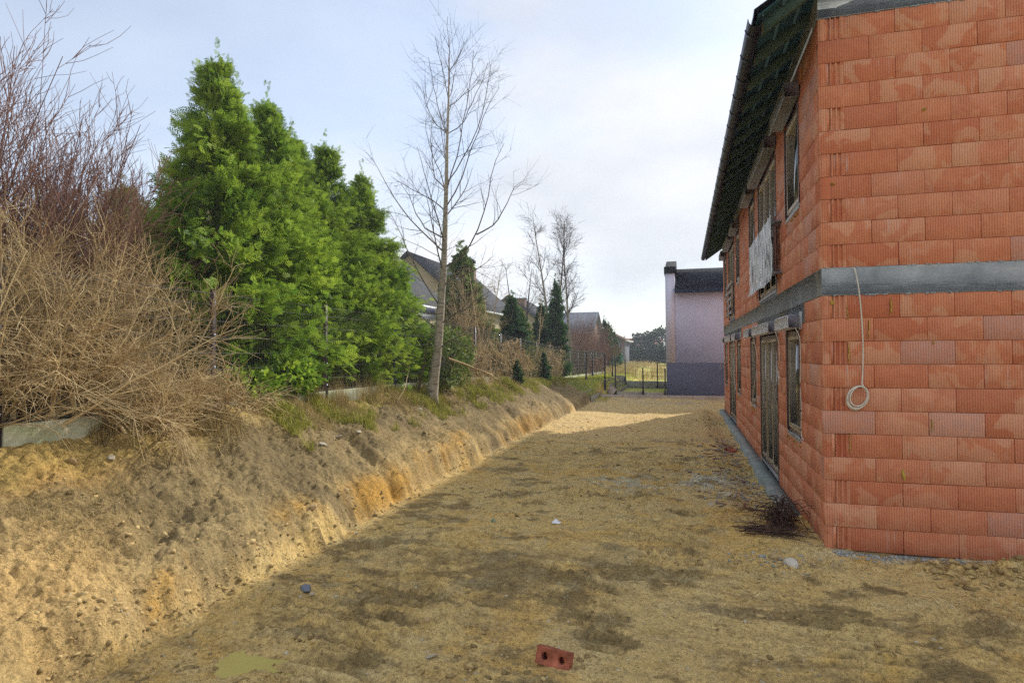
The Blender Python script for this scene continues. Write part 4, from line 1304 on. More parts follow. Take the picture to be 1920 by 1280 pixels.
def birch():
    g = np.random.default_rng(401)
    zb = gz(-5.23, BY)
    e = empty('birch_tree', (-5.23, BY, zb))
    tag(e, 'slender leafless birch with pale flaking trunk growing at the top of the bank', 'tree')
    off = np.array([-5.23, BY, zb])
    tr = np.array([(x, BY, z) for x, z in TR]); tr[0, 2] = zb - 0.08
    mb = MB()
    trs, _ = resample(tr, 34)
    zz = trs[:, 2]
    rr = np.interp(zz, [1.0, 1.25, 1.6, 2.9, 4.3, 6.5, 8.0, 9.0], [0.18, 0.13, 0.105, 0.088, 0.064, 0.034, 0.016, 0.004])
    rr = rr * (1 + 0.06 * np.sin(zz * 9) * g.normal(0, 1, len(zz)))
    mb.tube(trs - off, rr, 12)
    mb.build('trunk', M['birch'], e, smooth=True)
    Ls = []
    for i, l in enumerate(LIMBS):
        dy = 0.0 if i in (14, 15) else g.uniform(-0.55, 0.55)
        p = np.array([(x, 0, z) for x, z in l])
        fr = np.linspace(0, 1, len(p))
        p[:, 1] = BY + dy * fr * np.linalg.norm(p[-1] - p[0]) * 0.9
        rs, _ = resample(p, 9)
        rs[1:] += g.normal(0, 0.009, (8, 3))
        Ls.append(rs)
    # extra limbs round the far and near sides
    for i in range(9):
        z = g.uniform(3.8, 8.2); x = np.interp(z, [t_[1] for t_ in TR], [t_[0] for t_ in TR])
        a = g.choice([0.5, 1.5]) * np.pi + g.normal(0, 0.5); ln = np.interp(z, [3.8, 8.2], [2.2, 0.8]) * g.uniform(0.7, 1.1)
        d = np.array([[math.cos(a) * 0.65, math.sin(a) * 0.65, 0.8]])
        Ls.append(polyl(np.array([[x, BY, z]]), d, np.array([ln]), 9, g, 0.05, 0.06)[0])
    Ls = np.array(Ls)
    r0 = np.interp(Ls[:, 0, 2], [2, 4, 6, 9], [0.016, 0.019, 0.013, 0.006])
    LR = rad_taper(r0, 0.004, 9)
    p, d, r, t = spawn(Ls, LR, 8, 0.18, 0.99, 0.45, 0.95, g)
    S2 = polyl(p, d, g.uniform(0.35, 1.0, len(p)) * (1.2 - 0.6 * t), 6, g, 0.10, 0.05)
    R2 = rad_taper(np.minimum(r * 0.6, 0.009), 0.0022, 6)
    p, d, r, t = spawn(S2, R2, 5, 0.15, 1.0, 0.4, 1.0, g)
    S3 = polyl(p, d, g.uniform(0.12, 0.5, len(p)), 4, g, 0.14, -0.02)
    R3 = rad_taper(np.full(len(p), 0.0020), 0.0011, 4)
    obj('limbs', wood_mesh('limbs', [(Ls - off, LR)], g, 6), M['limb'], e)
    obj('twigs', wood_mesh('twigs', [(S2 - off, R2), (S3 - off, R3)], g, 3), M['twig_dark'], e)
birch()

def bare_tree(name, label, loc, seed, H, r0, nl, spread, mat_t, mat_w, forks=1, thick=1.0, group=None):
    g = np.random.default_rng(seed)
    e = empty(name, loc)
    tag(e, label, 'tree', group)
    T = polyl(g.normal(0, 0.08 * forks, (forks, 3)) * np.array([1, 1, 0]), np.stack([g.normal(0, 0.07 * forks, forks), g.normal(0, 0.07 * forks, forks), np.ones(forks)], 1), np.full(forks, H) * g.uniform(0.8, 1.0, forks), 14, g, 0.03, 0.02)
    TRd = rad_taper(np.full(forks, r0), 0.008 * thick, 14)
    obj('trunk', wood_mesh('trunk', [(T, TRd)], g, 7), mat_t, e)
    p, d, r, t = spawn(T, TRd, nl, 0.25, 0.97, 0.45, 0.85, g)
    Lm = polyl(p, d, H * spread * g.uniform(0.6, 1.1, len(p)) * (1.15 - 0.8 * t), 8, g, 0.07, 0.07)
    LR = rad_taper(np.minimum(r * 0.5, 0.03 * thick), 0.006 * thick, 8)
    p, d, r, t = spawn(Lm, LR, 8, 0.2, 1.0, 0.4, 0.95, g)
    S2 = polyl(p, d, H * 0.09 * g.uniform(0.5, 1.2, len(p)), 5, g, 0.12, 0.04)
    R2 = rad_taper(np.minimum(r * 0.7, 0.012 * thick), 0.004 * thick, 5)
    p, d, r, t = spawn(S2, R2, 4, 0.2, 1.0, 0.4, 0.95, g)
    S3 = polyl(p, d, H * 0.045 * g.uniform(0.5, 1.2, len(p)), 4, g, 0.15, 0.0)
    R3 = rad_taper(np.full(len(p), 0.004 * thick), 0.0025 * thick, 4)
    obj('branches', wood_mesh('branches', [(Lm, LR), (S2, R2), (S3, R3)], g, 3), mat_w, e)
    return e
G_B = 'leafless trees rising behind the garden conifers'
bare_tree('bare_tree', 'leafless birch with twin stems behind the dark columnar conifer', (-6.9, 33.2, gz(-6.9, 33.2)), 501, 9.6, 0.11, 16, 0.20, M['birch'], M['twig_dark'], 2, 1.3, G_B)
bare_tree('bare_tree', 'tall leafless pale-stemmed birch beside the brown-tiled house', (-5.75, 33.0, gz(-5.75, 33.0)), 502, 9.0, 0.10, 20, 0.20, M['birch'], M['twig_dark'], 1, 1.3, G_B)
bare_tree('bare_tree', 'leafless forked tree with few branches in front of the chimney', (-7.6, 28.5, gz(-7.6, 28.5)), 503, 6.4, 0.10, 8, 0.24, M['twig_dark'], M['twig_dark'], 2, 1.2, G_B)
bare_tree('bare_tree', 'thin leafless sapling with two stems above the vine-covered fence', (-6.6, 20.3, gz(-6.6, 20.3)), 504, 4.3, 0.035, 5, 0.22, M['twig_tan'], M['twig_tan'], 2, 0.7, G_B)
bare_tree('bare_tree', 'leafless sapling leaning past the bluish cone-shaped conifer', (-6.3, 25.4, gz(-6.3, 25.4)), 505, 3.6, 0.03, 6, 0.22, M['twig_tan'], M['twig_tan'], 2, 0.8, G_B)

# --- broad-leaved evergreen by the birch and other leafy shrubs
def leafy_mesh(seed, rx, ry, rz, n, size, hollow=0.55):
    g = np.random.default_rng(seed)
    u = norm(g.normal(size=(n, 3))); rad = hollow + (1 - hollow) * g.random(n) ** 0.6
    cl = norm(g.normal(size=(26, 3)))
    lump = 0.80 + 0.30 * np.max(np.clip(u @ cl.T, 0, 1) ** 14, axis=1)
    P = u * (rad * lump)[:, None] * np.array([rx, ry, rz]) + np.array([0, 0, rz * 0.92])
    P[:, 2] = np.maximum(P[:, 2], 0.03)
    D = u * 0.7 + g.normal(size=(n, 3)) * 0.6 + np.array([0, 0, 0.1]); Nn = g.normal(size=(n, 3)) + np.array([0, 0, 0.8])
    T = (np.array([(0, 0, 0), (0.35, 0.2, 0.03), (0.75, 0.16, 0.0), (1.0, 0, -0.08), (0.75, -0.16, 0.0), (0.35, -0.2, 0.03)]), np.array([(0, 1, 2, 5), (5, 2, 3, 4)]))
    V, Q, k = place_leaves(P, D, Nn, size * g.uniform(0.6, 1.2, n), T)
    me = np_mesh('leaves', V, None, Q)
    put_attr(me, 'rnd', np.repeat(g.random(n), k))
    mb = MB()
    for i in range(22):
        a = g.uniform(0, 6.28); s = g.uniform(0.3, 0.85)
        tip = np.array([math.cos(a) * rx * s, math.sin(a) * ry * s, rz * g.uniform(0.7, 1.7)])
        mb.tube([(tip[0] * 0.1, tip[1] * 0.1, 0), tip * np.array([0.5, 0.5, 0.6]), tip], [0.014, 0.01, 0.004], 5, False)
    return me, mb.mesh('stems')
def leafy(name, label, loc, seed, rx, ry, rz, n, size, mat, cat='shrub', group=None):
    me, st = leafy_mesh(seed, rx, ry, rz, n, size)
    e = empty(name, loc); tag(e, label, cat, group)
    obj('stems', st, M['bark'], e); obj('foliage', me, mat, e)
leafy('evergreen_shrub', 'broad-leaved evergreen shrub sprawling right of the birch trunk', (-5.6, 13.7, gz(-5.6, 13.7)), 601, 0.85, 1.25, 0.75, 3600, 0.11, M['laurel'])
leafy('evergreen_shrub', 'dark broad-leaved evergreen shrub behind the fence, left of the birch', (-6.2, 12.9, gz(-6.2, 12.9)), 602, 0.55, 0.9, 0.85, 2400, 0.11, M['laurel'])
leafy('juniper', 'low green thuja shoot spreading at the foot of the fence post', (-5.75, 7.1, gz(-5.75, 7.1)), 603, 0.34, 0.55, 0.22, 900, 0.12, M['thuja'])
leafy('juniper', 'low bright thuja tuft hanging through the mesh mid-way along the row', (-5.7, 8.0, gz(-5.7, 8.0)), 604, 0.32, 0.6, 0.34, 1100, 0.12, M['thuja'])
# ------------------------------------------------------------------ fences
M['post_brown'] = simple('fence_post_brown', (0.060, 0.036, 0.028), 0.5, 0.3, 12, spec=0.4)
M['post_black'] = simple('fence_post_black', (0.020, 0.021, 0.024), 0.5, 0.3, 12, spec=0.4)
M['wire'] = simple('fence_wire', (0.09, 0.085, 0.075), 0.5, 0.25, 12, spec=0.4)
M['clip'] = simple('steel_clip', (0.45, 0.45, 0.47), 0.4, 0.1, 10, metal=0.6)

def panel_mesh(W, H, dv=0.05, dh=0.20, r=0.0024):
    mb = MB()
    P = []; 
    ys = np.arange(0.02, W, dv)
    Pv = np.stack([np.stack([0 * ys, ys, 0 * ys], 1), np.stack([0 * ys, ys, 0 * ys + H], 1)], 1)
    V, Q = tubes_np(Pv, np.full((len(ys), 2), r), 4); mb.add(V, Q)
    zs = np.concatenate([[0.01], np.arange(dh, H - 0.05, dh), [H - 0.02]])
    for xo in (-0.006, 0.006):
        Ph = np.stack([np.stack([0 * zs + xo, 0 * zs, zs], 1), np.stack([0 * zs + xo, 0 * zs + W, zs], 1)], 1)
        V, Q = tubes_np(Ph, np.full((len(zs), 2), r * 1.3), 4); mb.add(V, Q)
    return mb.mesh('mesh_panel')

FX = -5.62
SP = 2.48
pys = [3.82 + SP * k for k in range(-1, 18)]
fence = empty('mesh_fence', (FX, pys[1], 1.3))
tag(fence, 'long brown and black wire mesh fence on concrete planks along the top of the bank', 'fence')
pan = panel_mesh(SP - 0.07, 1.36)
FO = np.array([FX, pys[1], 1.3])
def ftop(y): return float(np.interp(y, [0, 10, 16.5, 26, 32, 45], [2.95, 2.93, 2.85, 2.45, 2.28, 2.12]))
mbp = MB()
for i, y in enumerate(pys):
    zt_ = ftop(y); zb_ = zt_ - 1.75
    mb = MB(); mb.bbox(-0.022, 0.022, -0.032, 0.032, zb_ - 1.3, zt_ - 1.3, 0.004)
    mb.bbox(-0.025, 0.025, -0.035, 0.035, zt_ - 1.2995, zt_ - 1.285, 0.003)
    po = mb.build('post', M['post_brown'] if i < 4 else M['post_black'], fence, loc=(0, y - pys[1], 0))
    for f in (0.15, 0.55, 0.95, 1.3):
        mb = MB(); mb.bbox(0.0225, 0.034, -0.016, 0.016, zt_ - 1.3 - f - 0.012, zt_ - 1.3 - f + 0.012, 0.002); mb.build('clip', M['clip'], po)
    if i < len(pys) - 1:
        y2 = pys[i + 1]; zn = ftop(y2)
        tilt = math.atan2(zn - zt_, SP)
        o = bpy.data.objects.new('mesh_panel', pan)
        if not pan.materials: pan.materials.append(M['wire'])
        link(o, fence); o.location = (0.012, y - pys[1] + 0.035, zt_ - 1.3 - 1.38); o.rotation_euler = (tilt, 0, 0)
        zp = zt_ - 1.395 - 1.3
        mb = MB(); mb.bbox(-0.025, 0.025, 0.04, SP - 0.04, -0.27, 0.0, 0.006)
        mb.build('plank', M['plank'], fence, loc=(0, y - pys[1], zp), rot=(tilt, 0, 0))

# black cross fences on the terraces and their concrete boards
def cross_fence(label, y, posts, boards):
    e = empty('garden_fence', (posts[0][0], y, posts[0][2]))
    tag(e, label, 'fence', 'fences across the terraced lawn')
    ox, oz = posts[0][0], posts[0][2]
    for (x, zt_, zb_) in posts:
        mb = MB(); mb.bbox(x - ox - 0.03, x - ox + 0.03, -0.03, 0.03, zb_ - oz - 0.3, zt_ - oz, 0.004)
        po = mb.build('post', M['post_black'], e)
        mb = MB(); mb.bbox(x - ox - 0.05, x - ox + 0.05, -0.05, 0.05, zb_ - oz - 0.3, zb_ - oz + 0.22, 0.006); mb.build('post_shoe', M['post_black'], po)
    for (xa, xb, za, zb_) in boards:
        mb = MB(); mb.bbox(xa - ox + 0.055, xb - ox - 0.055, -0.025, 0.025, za - oz, zb_ - oz, 0.005); mb.build('board', M['board'], e)
    for (pa, pb) in zip(posts[:-1], posts[1:]):
        mb = MB()
        x0, x1 = pa[0] - ox + 0.03, pb[0] - ox - 0.03
        for f in np.linspace(0.25, 1, 6):
            za = pa[2] - oz + (pa[1] - pa[2]) * f; zb2 = pb[2] - oz + (pb[1] - pb[2]) * f
            mb.tube([(x0, 0, za), (x1, 0, zb2)], 0.003, 4, False)
        for u in np.linspace(0, 1, max(4, int((x1 - x0) / 0.1)))[1:-1]:
            zl = (pa[2] + (pb[2] - pa[2]) * u) - oz + 0.28; zh = (pa[1] + (pb[1] - pa[1]) * u) - oz
            mb.tube([(x0 + (x1 - x0) * u, 0, zl), (x0 + (x1 - x0) * u, 0, zh)], 0.002, 3, False)
        mb.build('mesh_panel', M['post_black'], e)
cross_fence('low black mesh fence from the grassy steps to the mauve house, behind the kerb', 29.0,
            [(-4.45, 2.15, 0.75), (-3.56, 2.05, 0.60), (-3.07, 1.68, 0.25), (-1.80, 1.38, 0.12), (-0.80, 1.36, 0.12)],
            [(-3.07, -1.80, -0.1, 0.27), (-1.80, -0.80, -0.1, 0.25)])
cross_fence('far black mesh fence on a concrete board at the end of the grassy steps', 35.0,
            [(-5.0, 2.2, 0.85), (-3.87, 1.99, 0.78), (-3.15, 1.67, 0.50), (-1.38, 1.54, 0.26), (0.4, 1.5, 0.26)],
            [(-3.87, -3.15, 0.35, 0.80), (-3.15, -1.38, 0.0, 0.50), (-1.38, 0.4, 0.0, 0.48)])
for (x, z, y0, y1, lab) in ((-3.72, 0.27, 25.6, 28.9, 'lower dark concrete edging board beside the end of the bank'),
                            (-4.02, 0.46, 25.9, 28.9, 'upper dark concrete edging board beside the end of the bank'),
                            (-3.03, 0.28, 29.1, 34.9, 'lowest concrete step board of the terraced lawn'),
                            (-3.18, 0.44, 29.1, 34.9, 'second concrete step board of the terraced lawn'),
                            (-3.36, 0.59, 29.1, 34.9, 'third concrete step board of the terraced lawn'),
                            (-3.66, 0.73, 29.1, 34.9, 'topmost concrete step board of the terraced lawn')):
    mb = MB()
    n_ = int(round((y1 - y0) / 1.0)); L_ = (y1 - y0) / n_
    e = empty('terrace_board', (x, y0, z - 0.3)); tag(e, lab, 'edging', 'concrete edging boards of the terraces')
    for k in range(n_):
        mb = MB(); mb.bbox(-0.025, 0.025, k * L_ + 0.004, (k + 1) * L_ - 0.004, -0.1, 0.3, 0.005); mb.build('board', M['board'], e)
# kerb across the end of the site
kb = empty('kerb', (-3.6, 27.7, 0.0)); tag(kb, 'pale concrete kerb across the far end of the bare ground', 'kerb')
for k in range(14):
    mb = MB(); mb.bbox(k * 1.0 + 0.004, k * 1.0 + 0.996, 0, 0.08, -0.2, 0.215, 0.008); mb.build('kerbstone', M['kerb'], kb)
# pale slab leaning at the foot of the steps
mb = MB(); mb.bbox(-0.16, 0.16, -0.02, 0.02, 0, 0.42, 0.006)
tag(mb.build('concrete_slab', M['kerb'], loc=(-3.33, 28.6, 0.17), rot=(R(-25), R(35), 0)), 'small pale slab leaning beside the grassy steps', 'slab')

# ------------------------------------------------------------------ dry vines over the fence
def vine(label, y0, y1, zlo, zhi, n, seed, mat, leaves=0, group=None):
    g = np.random.default_rng(seed)
    e = empty('dry_vine', (FX, y0, zlo)); tag(e, label, 'vine', group)
    L_ = y1 - y0; H = zhi - zlo
    P0 = np.stack([g.normal(0.05, 0.05, n), g.uniform(0, L_, n), H * g.random(n) ** 0.75], 1)
    D0 = g.normal(size=(n, 3)) * np.array([0.5, 1.0, 0.8]) + np.array([0, 0, 0.25])
    A = polyl(P0, D0, g.uniform(0.3, 1.0, n), 8, g, 0.45, -0.06)
    A[..., 0] = np.clip(A[..., 0], -0.16, 0.26); hv = H * (0.80 + 0.30 * fbm(A[..., 1] * 1.6 + seed, A[..., 1] * 0, 3, seed)); A[..., 2] = np.clip(A[..., 2], 0.02, None); A[..., 2] = np.where(A[..., 2] > hv, hv - 0.3 * (A[..., 2] - hv), A[..., 2])
    RA = rad_taper(g.uniform(0.004, 0.012, n), 0.0025, 8)
    p, d, r, t = spawn(A, RA, 3, 0.1, 1.0, 0.5, 1.2, g)
    B = polyl(p, d, g.uniform(0.08, 0.3, len(p)), 4, g, 0.35, -0.08)
    B[..., 2] = np.clip(B[..., 2], 0.01, H + 0.2)
    RB = rad_taper(np.full(len(p), 0.0028), 0.0016, 4)
    st = np.stack([g.normal(0.02, 0.05, 26), g.uniform(0, L_, 26), np.zeros(26)], 1)
    S_ = polyl(st, np.stack([g.normal(0, 0.1, 26), g.normal(0, 0.25, 26), np.ones(26)], 1), g.uniform(0.7, 1.1, 26) * H, 7, g, 0.12, 0.05)
    SR = rad_taper(g.uniform(0.006, 0.014, 26), 0.004, 7)
    obj('stems', wood_mesh('stems', [(S_, SR), (A, RA)], g, 4), mat, e)
    obj('twigs', wood_mesh('twigs', [(B, RB)], g, 3), mat, e)
    if leaves:
        P = np.stack([g.normal(0.08, 0.07, leaves), g.uniform(0, L_, leaves), g.uniform(0, H, leaves)], 1)
        T = (np.array([(0, 0, 0), (0.5, 0.3, 0.0), (1.0, 0, -0.08), (0.5, -0.3, 0.0)]), np.array([(0, 1, 2, 3)]))
        V, Q, k = place_leaves(P, g.normal(size=P.shape), g.normal(size=P.shape), g.uniform(0.04, 0.09, leaves), T)
        me = np_mesh('leaves', V, None, Q); put_attr(me, 'rnd', np.repeat(g.random(leaves), k))
        obj('leaves', me, M['laurel'], e)
G_V = 'leafless climbers on the fence'
vine('bleached tangle of leafless vine on the fence panel next to the birch', 15.0, 18.6, 1.28, 2.65, 250, 701, M['twig_tan'], 0, G_V)
vine('bleached vine sagging over the fence between the birch and the knee-high conifer', 18.4, 21.4, 1.16, 2.62, 240, 702, M['twig_tan'], 0, G_V)
vine('sparse vine with small green leaves between the two small conifers', 21.3, 24.4, 1.05, 2.40, 150, 703, M['twig_tan'], 700, G_V)
vine('brown vine hanging over the fence before the tall columnar conifer', 24.3, 28.8, 0.92, 2.30, 260, 704, M['twig_tan'], 250, G_V)
bare_shrub('bare_shrub', 'tangle of dry grey-brown climber over the broad conifer behind the birch', (-7.35, 20.3, gz(-7.35, 20.3)), 705, 40, 3.9, 0.24, (0.0, 0.03), M['twig_tan'], 1.0, 0.02, 0.4)
# bare hedges and ivy thuja near the far houses
bare_shrub('bare_hedge', 'brown leafless hedge mass in front of the blue-grey tiled house', (-7.3, 45.0, gz(-7.3, 45.0)), 711, 90, 4.2, 0.42, (0, 0), M['twig_red'], 1.2, 0.0, 1.2, 'brown leafless hedges by the far houses')
bare_shrub('bare_hedge', 'brown leafless hedge beside the clipped yellow-green hedge', (-6.6, 50.0, gz(-6.6, 50.0)), 712, 90, 3.4, 0.45, (0, 0), M['twig_red'], 1.2, 0.0, 1.1, 'brown leafless hedges by the far houses')
vine('brown leafless creeper covering the far end of the long mesh fence', 37.0, 45.6, 0.62, 2.0, 420, 713, M['twig_red'], 0, G_V)
for k, (y, s) in enumerate(((52.5, 1.15), (54.3, 1.08), (56.2, 1.0), (58.2, 0.92))):
    tree_obj('hedge_thuja', ['tallest clipped yellow-green thuja, beside the brown leafless hedge', 'second clipped yellow-green thuja from the brown leafless hedge', 'third clipped yellow-green thuja from the brown leafless hedge', 'shortest clipped yellow-green thuja, at the meadow end of its hedge'][k], 'tree', (-6.45 + 0.06 * k, y, gz(-6.4, y)), k, (1.25, 1.25, s * 0.78), COLM[0], COLM[1], M['olive'], M['bark'], 'yellow-green hedge thujas')

# fallen branch by the birch and dead stems
def loose_branch(name, label, pts, r0, seed, mat, twigs=9):
    g = np.random.default_rng(seed)
    p = np.array(pts, float); o0 = p[0].copy()
    rs, _ = resample(p - o0, 10); rs[1:] += g.normal(0, 0.012, (9, 3))
    A = rs[None]; RA = rad_taper(np.array([r0]), r0 * 0.3, 10)
    q_, d, r, t = spawn(A, RA, twigs, 0.2, 1.0, 0.4, 1.0, g)
    B = polyl(q_, d, g.uniform(0.15, 0.55, len(q_)), 5, g, 0.15, 0.0); RB = rad_taper(np.full(len(q_), r0 * 0.35), 0.002, 5)
    e = empty(name, tuple(o0)); tag(e, label, 'branch')
    obj('stem', wood_mesh('stem', [(A, RA)], g, 6), mat, e); obj('twigs', wood_mesh('twigs', [(B, RB)], g, 3), mat, e)
loose_branch('fallen_branch', 'pale broken branch sloping down to the grass right of the birch', [(-4.95, 12.5, 2.02), (-4.7, 13.3, 1.82), (-4.55, 14.4, 1.60), (-4.75, 15.6, 1.36)], 0.028, 721, M['twig_tan'], 14)
loose_branch('leaning_stem', 'thin brown dead stem leaning against the birch trunk', [(-5.4, 11.85, gz(-5.4, 11.85)), (-5.28, 11.9, 1.9), (-5.13, 12.05, 2.55)], 0.022, 722, M['bark'], 3)
loose_branch('fallen_branch', 'dry branch lying at the fence foot left of the birch', [(-5.25, 10.6, gz(-5.25, 10.6) + 0.03), (-5.3, 11.1, 1.52), (-5.45, 11.6, 1.85)], 0.014, 723, M['twig_tan'], 8)

# ------------------------------------------------------------------ grass, dry weeds and loose small stuff (uncountable)
def blades(name, label, P, hgt, width, lean, mat, seed):
    g = np.random.default_rng(seed)
    n = len(P)
    a = g.uniform(0, 2 * np.pi, n); ld = np.stack([np.cos(a), np.sin(a), 0 * a], 1); sd = np.stack([-np.sin(a), np.cos(a), 0 * a], 1)
    h = hgt * g.uniform(0.4, 1.25, n); l = lean * g.uniform(0.2, 1.3, n) * h; w = width * g.uniform(0.6, 1.3, n)
    up = np.array([0, 0, 1.0])
    mid = P + up * (h * 0.6)[:, None] + ld * (l * 0.35)[:, None]
    tip = P + up * (h * np.clip(1 - 0.45 * l / h, 0.2, 1))[:, None] + ld * l[:, None]
    V = np.stack([P - sd * w[:, None] / 2, P + sd * w[:, None] / 2, mid + sd * w[:, None] * 0.35, mid - sd * w[:, None] * 0.35, tip], 1)
    b = np.arange(n)[:, None] * 5
    me = np_mesh(name, V.reshape(-1, 3), (b + np.array([[3, 2, 4]])), (b + np.array([[0, 1, 2, 3]])))
    put_attr(me, 'rnd', np.repeat(g.random(n), 5))
    o = obj(name, me, mat)
    return tag(o, label, 'grass', None, 'stuff')

def scatter(n, x0, x1, y0, y1, seed, dens):
    g = np.random.default_rng(seed)
    x = g.uniform(x0, x1, n * 4); y = y0 * (y1 / y0) ** g.random(n * 4)
    keep = g.random(n * 4) < dens(x, y)
    x, y = x[keep][:n], y[keep][:n]
    return np.stack([x, y, ground_z(x, y) - 0.01], 1)
tuft = lambda x, y, s, lo, hi: sstep(lo, hi, fbm(x * 2.3, y * 2.3, 3, s))
blades('dry_grass', 'dry straw-coloured grass along the top edge of the bank', scatter(15000, -5.75, -4.95, 4.6, 26, 801, lambda x, y: tuft(x, y, 811, -0.2, 0.5) * sstep(-4.9, -5.3, x)), 0.19, 0.006, 0.9, M['straw'], 802)
blades('green_grass', 'yellow-green grass fringe along the fence beyond the birch', scatter(34000, -5.7, -4.7, 7.0, 29, 803, lambda x, y: tuft(x, y, 813, -0.1, 0.5) * sstep(8, 13, y) * sstep(-4.75, -5.15, x) + 0.25 * tuft(x, y, 814, 0.2, 0.6)), 0.19, 0.010, 0.8, M['grass'], 804)
blades('dry_weeds', 'wispy dead weeds and rootlets hanging on the bank face', scatter(5200, -5.3, -3.95, 3.3, 22, 805, lambda x, y: tuft(x, y, 815, 0.25, 0.7)), 0.10, 0.0035, 1.6, M['straw'], 806)
blades('tall_weeds', 'tall dead weed stalks standing along the foot of the mesh fence', scatter(3800, -5.85, -5.4, 5.6, 28, 807, lambda x, y: tuft(x, y, 816, -0.1, 0.5)), 0.48, 0.005, 0.35, M['straw'], 808)
blades('lawn_grass', 'short green lawn on the terraces', scatter(16000, -5.5, -3.1, 25.8, 46, 809, lambda x, y: 0.5 + 0 * x), 0.09, 0.012, 0.6, M['grass'], 810)
blades('meadow_grass', 'tall dry meadow grass in the field beyond the mauve house', scatter(4200, -7, 3, 44, 80, 811, lambda x, y: tuft(x * 0.1, y * 0.1, 817, -0.6, 0.3)), 0.75, 0.03, 0.5, M['straw'], 812)

# pebbles
ICO_V = None
def ico(sub=1):
    import bmesh
    bm = bmesh.new(); bmesh.ops.create_icosphere(bm, subdivisions=sub, radius=1.0)
    V = np.array([v.co[:] for v in bm.verts]); F = np.array([[v.index for v in f.verts] for f in bm.faces]); bm.free()
    return V, F
I1, I2, I3 = ico(1), ico(2), ico(3)
def pebbles(name, label, P, S, mat, seed, cat='gravel'):
    g = np.random.default_rng(seed); n = len(P)
    V0, F0 = I1; k = len(V0)
    def_ = 1 + 0.30 * g.normal(size=(n, k, 1))
    sc = S[:, None, None] * g.uniform(0.6, 1.3, (n, 1, 3)) * np.array([1.15, 0.9, 0.6])
    a = g.uniform(0, 6.28, n)
    V = V0[None] * def_ * sc
    c, s = np.cos(a)[:, None], np.sin(a)[:, None]
    V = np.stack([V[..., 0] * c - V[..., 1] * s, V[..., 0] * s + V[..., 1] * c, V[..., 2]], -1) + P[:, None, :]
    me = np_mesh(name, V.reshape(-1, 3), (np.arange(n)[:, None, None] * k + F0[None]).reshape(-1, 3))
    put_attr(me, 'rnd', np.repeat(g.random(n), k))
    return tag(obj(name, me, mat), label, cat, None, 'stuff')
M['pebble'] = leaf_mat('pebbles', (0.34, 0.29, 0.18), (0.66, 0.58, 0.42), 0.0, 0.85, spec=0.2)
M['clod'] = leaf_mat('soil_clods', (0.24, 0.17, 0.075), (0.66, 0.48, 0.22), 0.0, 0.95, spec=0.1)
M['crumb'] = leaf_mat('mortar_crumbs', (0.30, 0.31, 0.29), (0.52, 0.52, 0.48), 0.0, 0.9, spec=0.1)
g9 = np.random.default_rng(900)
P = scatter(2600, -5.0, 3.2, 3.0, 22, 901, lambda x, y: (0.35 + 0.65 * tuft(x, y, 911, 0.0, 0.5)) * (1 - 0.75 * sstep(-3.9, -4.1, x)))
pebbles('pebbles', 'small pale pebbles strewn over the bare ground', P + np.array([0, 0, 0.008]), 0.005 + 0.016 * g9.random(len(P)) ** 4, M['pebble'], 902)
P = scatter(15000, -5.2, 3.4, 2.9, 20, 903, lambda x, y: tuft(x * 0.6, y * 0.6, 913, 0.0, 0.5) * (0.5 - 0.25 * sstep(-3.7, -4.0, x)) + 0.8 * np.exp(-((x + 3.9) / 0.16) ** 2))
pebbles('soil_clods', 'crumbs and clods of earth on the ground and the bank', P + np.array([0, 0, 0.006]), 0.007 + 0.024 * g9.random(len(P)) ** 3.2, M['clod'], 904, 'soil')
x = g9.uniform(2.2, 4.2, 700); y = g9.normal(6.78, 0.16, 700)
P = np.stack([x, y, ground_z(x, y)], 1)
pebbles('soil_clods', 'heap of crumbled yellow clods below the front wall', P + np.array([0, 0, 0.012]), 0.006 + 0.038 * g9.random(700) ** 4, M['clod'], 905, 'soil')
x = np.concatenate([g9.uniform(1.5, 4.0, 900), g9.normal(0.55, 0.33, 420), g9.normal(1.0, 0.14, 600), g9.normal(0.95, 0.22, 160)])
y = np.concatenate([7.20 - np.abs(g9.normal(0, 0.09, 900)), g9.normal(10.8, 0.8, 420), g9.uniform(8.8, 17, 600), g9.normal(6.78, 0.16, 160)])
P = np.stack([x, y, ground_z(x, y)], 1)
pebbles('mortar_crumbs', 'grey mortar crumbs and rubble along the foot of the block wall', P + np.array([0, 0, 0.004]), 0.005 + 0.022 * g9.random(len(P)) ** 3, M['crumb'], 906, 'rubble')
# slivers of timber, tile and plastic trampled into the earth by the side wall
mb = MB()
for k in range(150):
    x = g9.normal(0.75, 0.35); y = g9.uniform(8.8, 16.5); ln = g9.uniform(0.02, 0.11); w = g9.uniform(0.006, 0.025)
    M4 = Matrix.Translation((x, y, gz(x, y) + 0.008)) @ Matrix.Rotation(g9.uniform(0, 6.28), 4, 'Z') @ Matrix.Rotation(g9.normal(0, 0.12), 4, 'Y')
    mb.bbox(-ln, ln, -w, w, -0.006, 0.006, 0.002, M4, g9.random())
M['chips'] = leaf_mat('site_chips', (0.30, 0.10, 0.06), (0.45, 0.44, 0.40), 0.0, 0.8)
tag(mb.build('site_debris', M['chips'], attname='rnd'), 'slivers of tile, wood and plastic trampled in beside the wall', 'debris', None, 'stuff')

